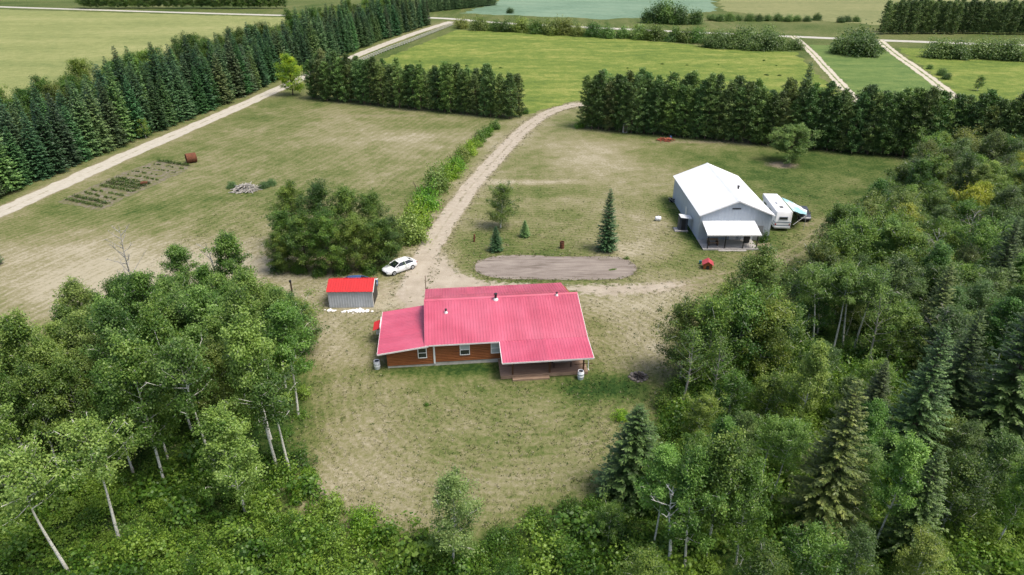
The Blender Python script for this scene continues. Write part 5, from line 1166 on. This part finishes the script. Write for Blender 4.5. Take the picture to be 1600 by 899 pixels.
# --- edge shrubs one can tell apart, then the undergrowth mass
SHL = ['dark shrub at the left rim of the clearing, below the left wood', 'bright yellow-green shrub left of the slim birch, on the clearing rim', 'pale yellow-green shrub nearest the slim birch, left side', 'low dark shrub at the foot of the slim birch, left', 'dark shrub at the foot of the slim birch, right', 'rounded shrub on the lower right rim of the clearing', 'reddish-dark shrub on the lower right rim of the clearing', 'bright small shrub below the blue-green spruce', 'dark shrub in front of the blue-green spruce', 'pale yellow shrub at the tip of the blue-green spruce', 'yellowish shrub at the left wood corner of the clearing', 'second yellowish shrub at the left wood corner, nearer the house', 'dark shrub below the fire pit, at the wood edge', 'dark shrub right of the fire pit, at the wood edge']
for i, (px, py, s, tn) in enumerate([(520, 800, .7, 1.0), (570, 825, .9, 1.5), (600, 845, .7, 1.6), (660, 850, .6, 1.0), (780, 850, .7, .9), (840, 820, .75, 1.0), (885, 805, .7, .9), (930, 795, .6, 1.3), (960, 770, .6, .9), (968, 655, .5, 1.8), (470, 770, .6, 1.3), (485, 745, .5, 1.4), (1040, 640, .8, .8), (1052, 610, .8, .8)]):
    plant('shrub', i, g(px, py), s, U(0, 6), 'edge_shrub', SHL[i], 'shrub', tint=(tn * 1.05, tn, .9))
UG = [shrub_np(sd_, 2.3, 1.7, n_cl=30, per=lf[1], leaf=lf[0], spread=.22) for sd_, lf in ((201, (.15, 30)), (202, (.19, 22)), (203, (.13, 36)), (204, (.24, 16)), (205, (.17, 26)))]
Vs, Fs, Ts = [], [], []; nb_ = 0
UGA = gp([(-120, 690), (0, 780), (240, 745), (330, 720), (462, 720), (480, 790), (560, 835), (640, 860), (720, 852), (800, 842), (880, 817), (960, 790), (1000, 740), (1030, 690), (1050, 620), (1180, 575), (1300, 530), (1420, 600), (1500, 700), (1660, 760), (1700, 980), (1200, 1000), (-160, 1000)])
UGP = [(q, U(.8, 1.5)) for q in scatter(UGA, 1.75, 21, 9000)] + [(q, U(.35, .8)) for q in scatter(UGA, 1.15, 24, 12000)] + [(q, U(.6, 1.1)) for q in scatter(LWT, 2.0, 22, 2500)] + [(q, U(.6, 1.1)) for q in scatter(RWT, 2.6, 23, 2500)]
for q, s in UGP:
    V, Fc, tn = UG[rnd.randrange(5)]; a = U(0, 6.3); c_, s_ = math.cos(a) * s, math.sin(a) * s
    patch = float(vnoise(np.array([q[0]]), np.array([q[1]]), 5.0, 41)[0]) - .5
    zz = np.maximum(V[:, 2], .03) * s * U(.55, 1.25)
    Vs.append(np.stack([V[:, 0] * c_ - V[:, 1] * s_ + q[0], V[:, 0] * s_ + V[:, 1] * c_ + q[1], zz], 1)); Fs.append(Fc + nb_); nb_ += len(V); Ts.append(np.clip(tn + .10 + patch * .75 + U(-.28, .28), 0, 1))
tag(mobj('undergrowth', np_mesh('undergrowth', np.concatenate(Vs), np.concatenate(Fs), M['shrub'], {'tone': np.concatenate(Ts)})), 'leafy undergrowth covering the floor of the woods along the bottom', 'undergrowth', kind='stuff')

# --- vegetable rows
M['veg'] = foliage('vegetable leaf', (.03, .06, .012), (.07, .115, .025), (.13, .18, .05), .2)
SEED = []
a0, a1 = np.array(GARDEN[0]), np.array(GARDEN[1]); b0, b1 = np.array(GARDEN[3]), np.array(GARDEN[2])
for f, dens, hh in [(.06, 1.0, .45), (.12, .95, .45), (.2, .55, .3), (.27, .55, .3), (.36, .95, .5), (.42, 1.0, .55), (.48, 1.0, .5), (.53, .8, .4), (.62, .4, .2), (.7, .35, .2), (.8, .3, .15), (.9, .3, .2), (.97, .95, .5)]:
    p0 = a0 + (b0 - a0) * f; p1 = a1 + (b1 - a1) * f; n = 26; C = []
    for k in range(n):
        if rnd.random() < dens: C.append(np.append(p0 + (p1 - p0) * (.08 + .84 * k / n) + NR.normal(0, .12, 2), hh * .5))
    if not C: continue
    V, Fc, tn = leafcloud(np.array(C), hh * .38, 40, .16, NR, np.full(len(C), .45) + NR.uniform(-.2, .2, len(C)), np.array([0, 0, -50.])); V[:, 2] = np.maximum(V[:, 2], .022)
    if dens < .6: SEED.append((V, Fc, tn)); continue
    o = mobj('vegetable_row', np_mesh('vegetable_row', V, Fc, M['veg'], {'tone': tn}))
    tag(o, {.06: 'first short vegetable row at the near end of the garden bed', .12: 'second dark vegetable row near the lower end of the garden bed', .36: 'lowest of the four leafy rows in the middle of the garden bed', .42: 'second of the four leafy rows in the middle of the garden bed', .48: 'third of the four leafy rows in the middle of the garden bed', .53: 'topmost of the four leafy rows in the middle of the garden bed', .97: 'leafy row at the far end of the garden bed by the rusty tank'}.get(f, 'leafy green vegetable row in the middle of the garden bed' if .3 < f < .56 else ('sparse seedling row in the bare upper part of the garden bed' if f > .56 else 'sparse vegetable row in the lower garden bed')), 'vegetables', 'vegetable rows in the garden bed')

V = np.concatenate([q[0] for q in SEED]); tn = np.concatenate([q[2] for q in SEED])
tag(mobj('seedlings', np_mesh('seedlings', V, np.arange(len(V)).reshape(-1, 4), M['veg'], {'tone': tn})), 'sparse seedlings scattered in the bare upper rows of the garden bed', 'seedlings', kind='stuff')

# --- grass blades over the lawns
n = 90000
px_ = NR.uniform(-48, 62, n); py_ = 36 + 94 * NR.uniform(0, 1, n) ** 1.25
dv_, so_, mo_, gr_ = fields(px_, py_)
clear = (NR.uniform(0, 1, n) > smooth(62, 128, py_)) & (vnoise(px_, py_, 2.2, 31) + NR.uniform(0, 1, n) * .8 > .62) & (so_ < .42) & (gr_ < .5) & ~inpoly(px_, py_, gp([(740, 416), (770, 400), (965, 400), (996, 419), (965, 438), (758, 433)])) & (dline(px_, py_, DRIVE) > 2.2)
yardp = gp([(650, 390), (690, 395), (760, 440), (1078, 440), (960, 466), (660, 492), (622, 490)]); clear &= ~inpoly(px_, py_, yardp)
cu, cv = math.cos(HA), math.sin(HA); hu = (px_ - H0[0]) * cu + (py_ - H0[1]) * cv; hv = -(px_ - H0[0]) * cv + (py_ - H0[1]) * cu
clear &= ~((hu > -4.8) & (hu < 15.1) & (hv > -3.7) & (hv < 10.2)) & ~((px_ > 26) & (px_ < 36.5) & (py_ > 85.2) & (py_ < 106.3)) & ~((px_ > -21.5) & (px_ < -16) & (py_ > 69) & (py_ < 73))
px_, py_, dv_ = px_[clear], py_[clear], dv_[clear]; n = len(px_); per = 4
C = np.repeat(np.stack([px_, py_, np.full(n, .0)], 1), per, 0) + np.append(NR.normal(0, .07, (n * per, 2)), np.zeros((n * per, 1)), 1)
T = unit(np.append(NR.normal(0, .8, (n * per, 2)), np.ones((n * per, 1)) * .8, 1)); hgt = NR.uniform(.07, .2, n * per) * np.repeat(NR.uniform(.6, 1.3, n) * (1.25 - .5 * dv_), per)
V, Fc = cards(C, T, unit(NR.normal(0, 1, (n * per, 3)) + np.array([0, 0, 1.2])), hgt, hgt * .35)
tn = np.clip(np.repeat(dv_ + NR.normal(.05, .3, n), per) + NR.normal(0, .08, n * per), 0, 1)
# ragged tufts along the rims of drive, yard and pad
PADR = gp([(740, 416), (748, 407), (768, 401), (810, 399), (870, 401), (930, 401), (965, 402), (985, 408), (996, 419), (990, 430), (965, 437), (905, 438), (850, 437), (790, 437), (758, 432), (744, 425)])
RIM = []
for loop in (PADR, YARD):
    for i_ in range(len(loop)):
        a_, b_ = np.array(loop[i_ - 1]), np.array(loop[i_])
        for _ in range(int(np.linalg.norm(b_ - a_) * (4.5 if loop is PADR else 1.6))): RIM.append(a_ + (b_ - a_) * rnd.random() + NR.normal(0, .28 if loop is PADR else .7, 2))
DA = np.array(DRIVE); DT = np.gradient(DA, axis=0); DT /= np.linalg.norm(DT, axis=1)[:, None]
for _ in range(1100):
    i_ = rnd.randrange(len(DA)); off_ = rnd.choice((-1, 1)) * rnd.gauss(2.0, .45) if rnd.random() < .85 else rnd.gauss(0, .25)
    if DA[i_][1] < 105 and abs(off_) < 1 or rnd.random() > .5 and abs(off_) < 1: continue
    RIM.append(DA[i_] + np.array([-DT[i_][1], DT[i_][0]]) * off_ + NR.normal(0, .4, 2) * np.abs(DT[i_]))
RIM = np.array(RIM); nr = len(RIM)
Vr, Fr, tr_ = leafcloud(np.append(RIM, np.full((nr, 1), .05), 1), NR.uniform(.04, .16, nr), 10, .12, NR, NR.uniform(.25, .85, nr), np.array([0, 0, -200.]), sq=.4); Vr[:, 2] = np.maximum(Vr[:, 2], .025)
Fc = np.concatenate([Fc, Fr + len(V)]); V = np.concatenate([V, Vr]); rimtone = tr_
# dark weed rosettes dotted over the lawn
nw = 4200; wx = NR.uniform(-46, 56, nw); wy = NR.uniform(38, 128, nw); wd, ws, wm, wg = fields(wx, wy)
hu = (wx - H0[0]) * cu + (wy - H0[1]) * cv; hv = -(wx - H0[0]) * cv + (wy - H0[1]) * cu
ok = (vnoise(wx, wy, 4.5, 51) + NR.uniform(-.35, .35, nw) > .55) & (wg < .75) & (NR.uniform(0, 1, nw) > smooth(80, 128, wy)) & ~inpoly(wx, wy, gp([(735, 416), (768, 398), (967, 398), (1000, 419), (967, 440), (755, 436)])) & ~((hu > -4.8) & (hu < 15.1) & (hv > -3.7) & (hv < 10.2)) & ~((wx > 26) & (wx < 36.5) & (wy > 85.2) & (wy < 106.3)) & ~((wx > -21.5) & (wx < -16) & (wy > 69) & (wy < 73))
wx, wy = wx[ok], wy[ok]; nw = len(wx); sz_ = NR.uniform(.04, .22, nw) ** 1.0
Vw, Fw, tw_ = leafcloud(np.stack([wx, wy, sz_ * .35], 1), sz_, 12, .11, NR, NR.uniform(.1, .42, nw), np.array([0, 0, -200.]), sq=.3); Vw[:, 2] = np.maximum(Vw[:, 2], .01)
Fc = np.concatenate([Fc, Fw + len(V)]); V = np.concatenate([V, Vw]); TONE = np.concatenate([np.repeat(tn, 4), rimtone, np.clip(tw_, 0, .5)])
t = NT('grass blades'); M['blades'] = t.fin(t.ramp(t.attr('tone'), GRASS), .8, .15)
tag(mobj('grass', np_mesh('grass', V, Fc, M['blades'], {'tone': TONE})), 'short mown dry grass of the lawns round the house', 'grass', kind='stuff')
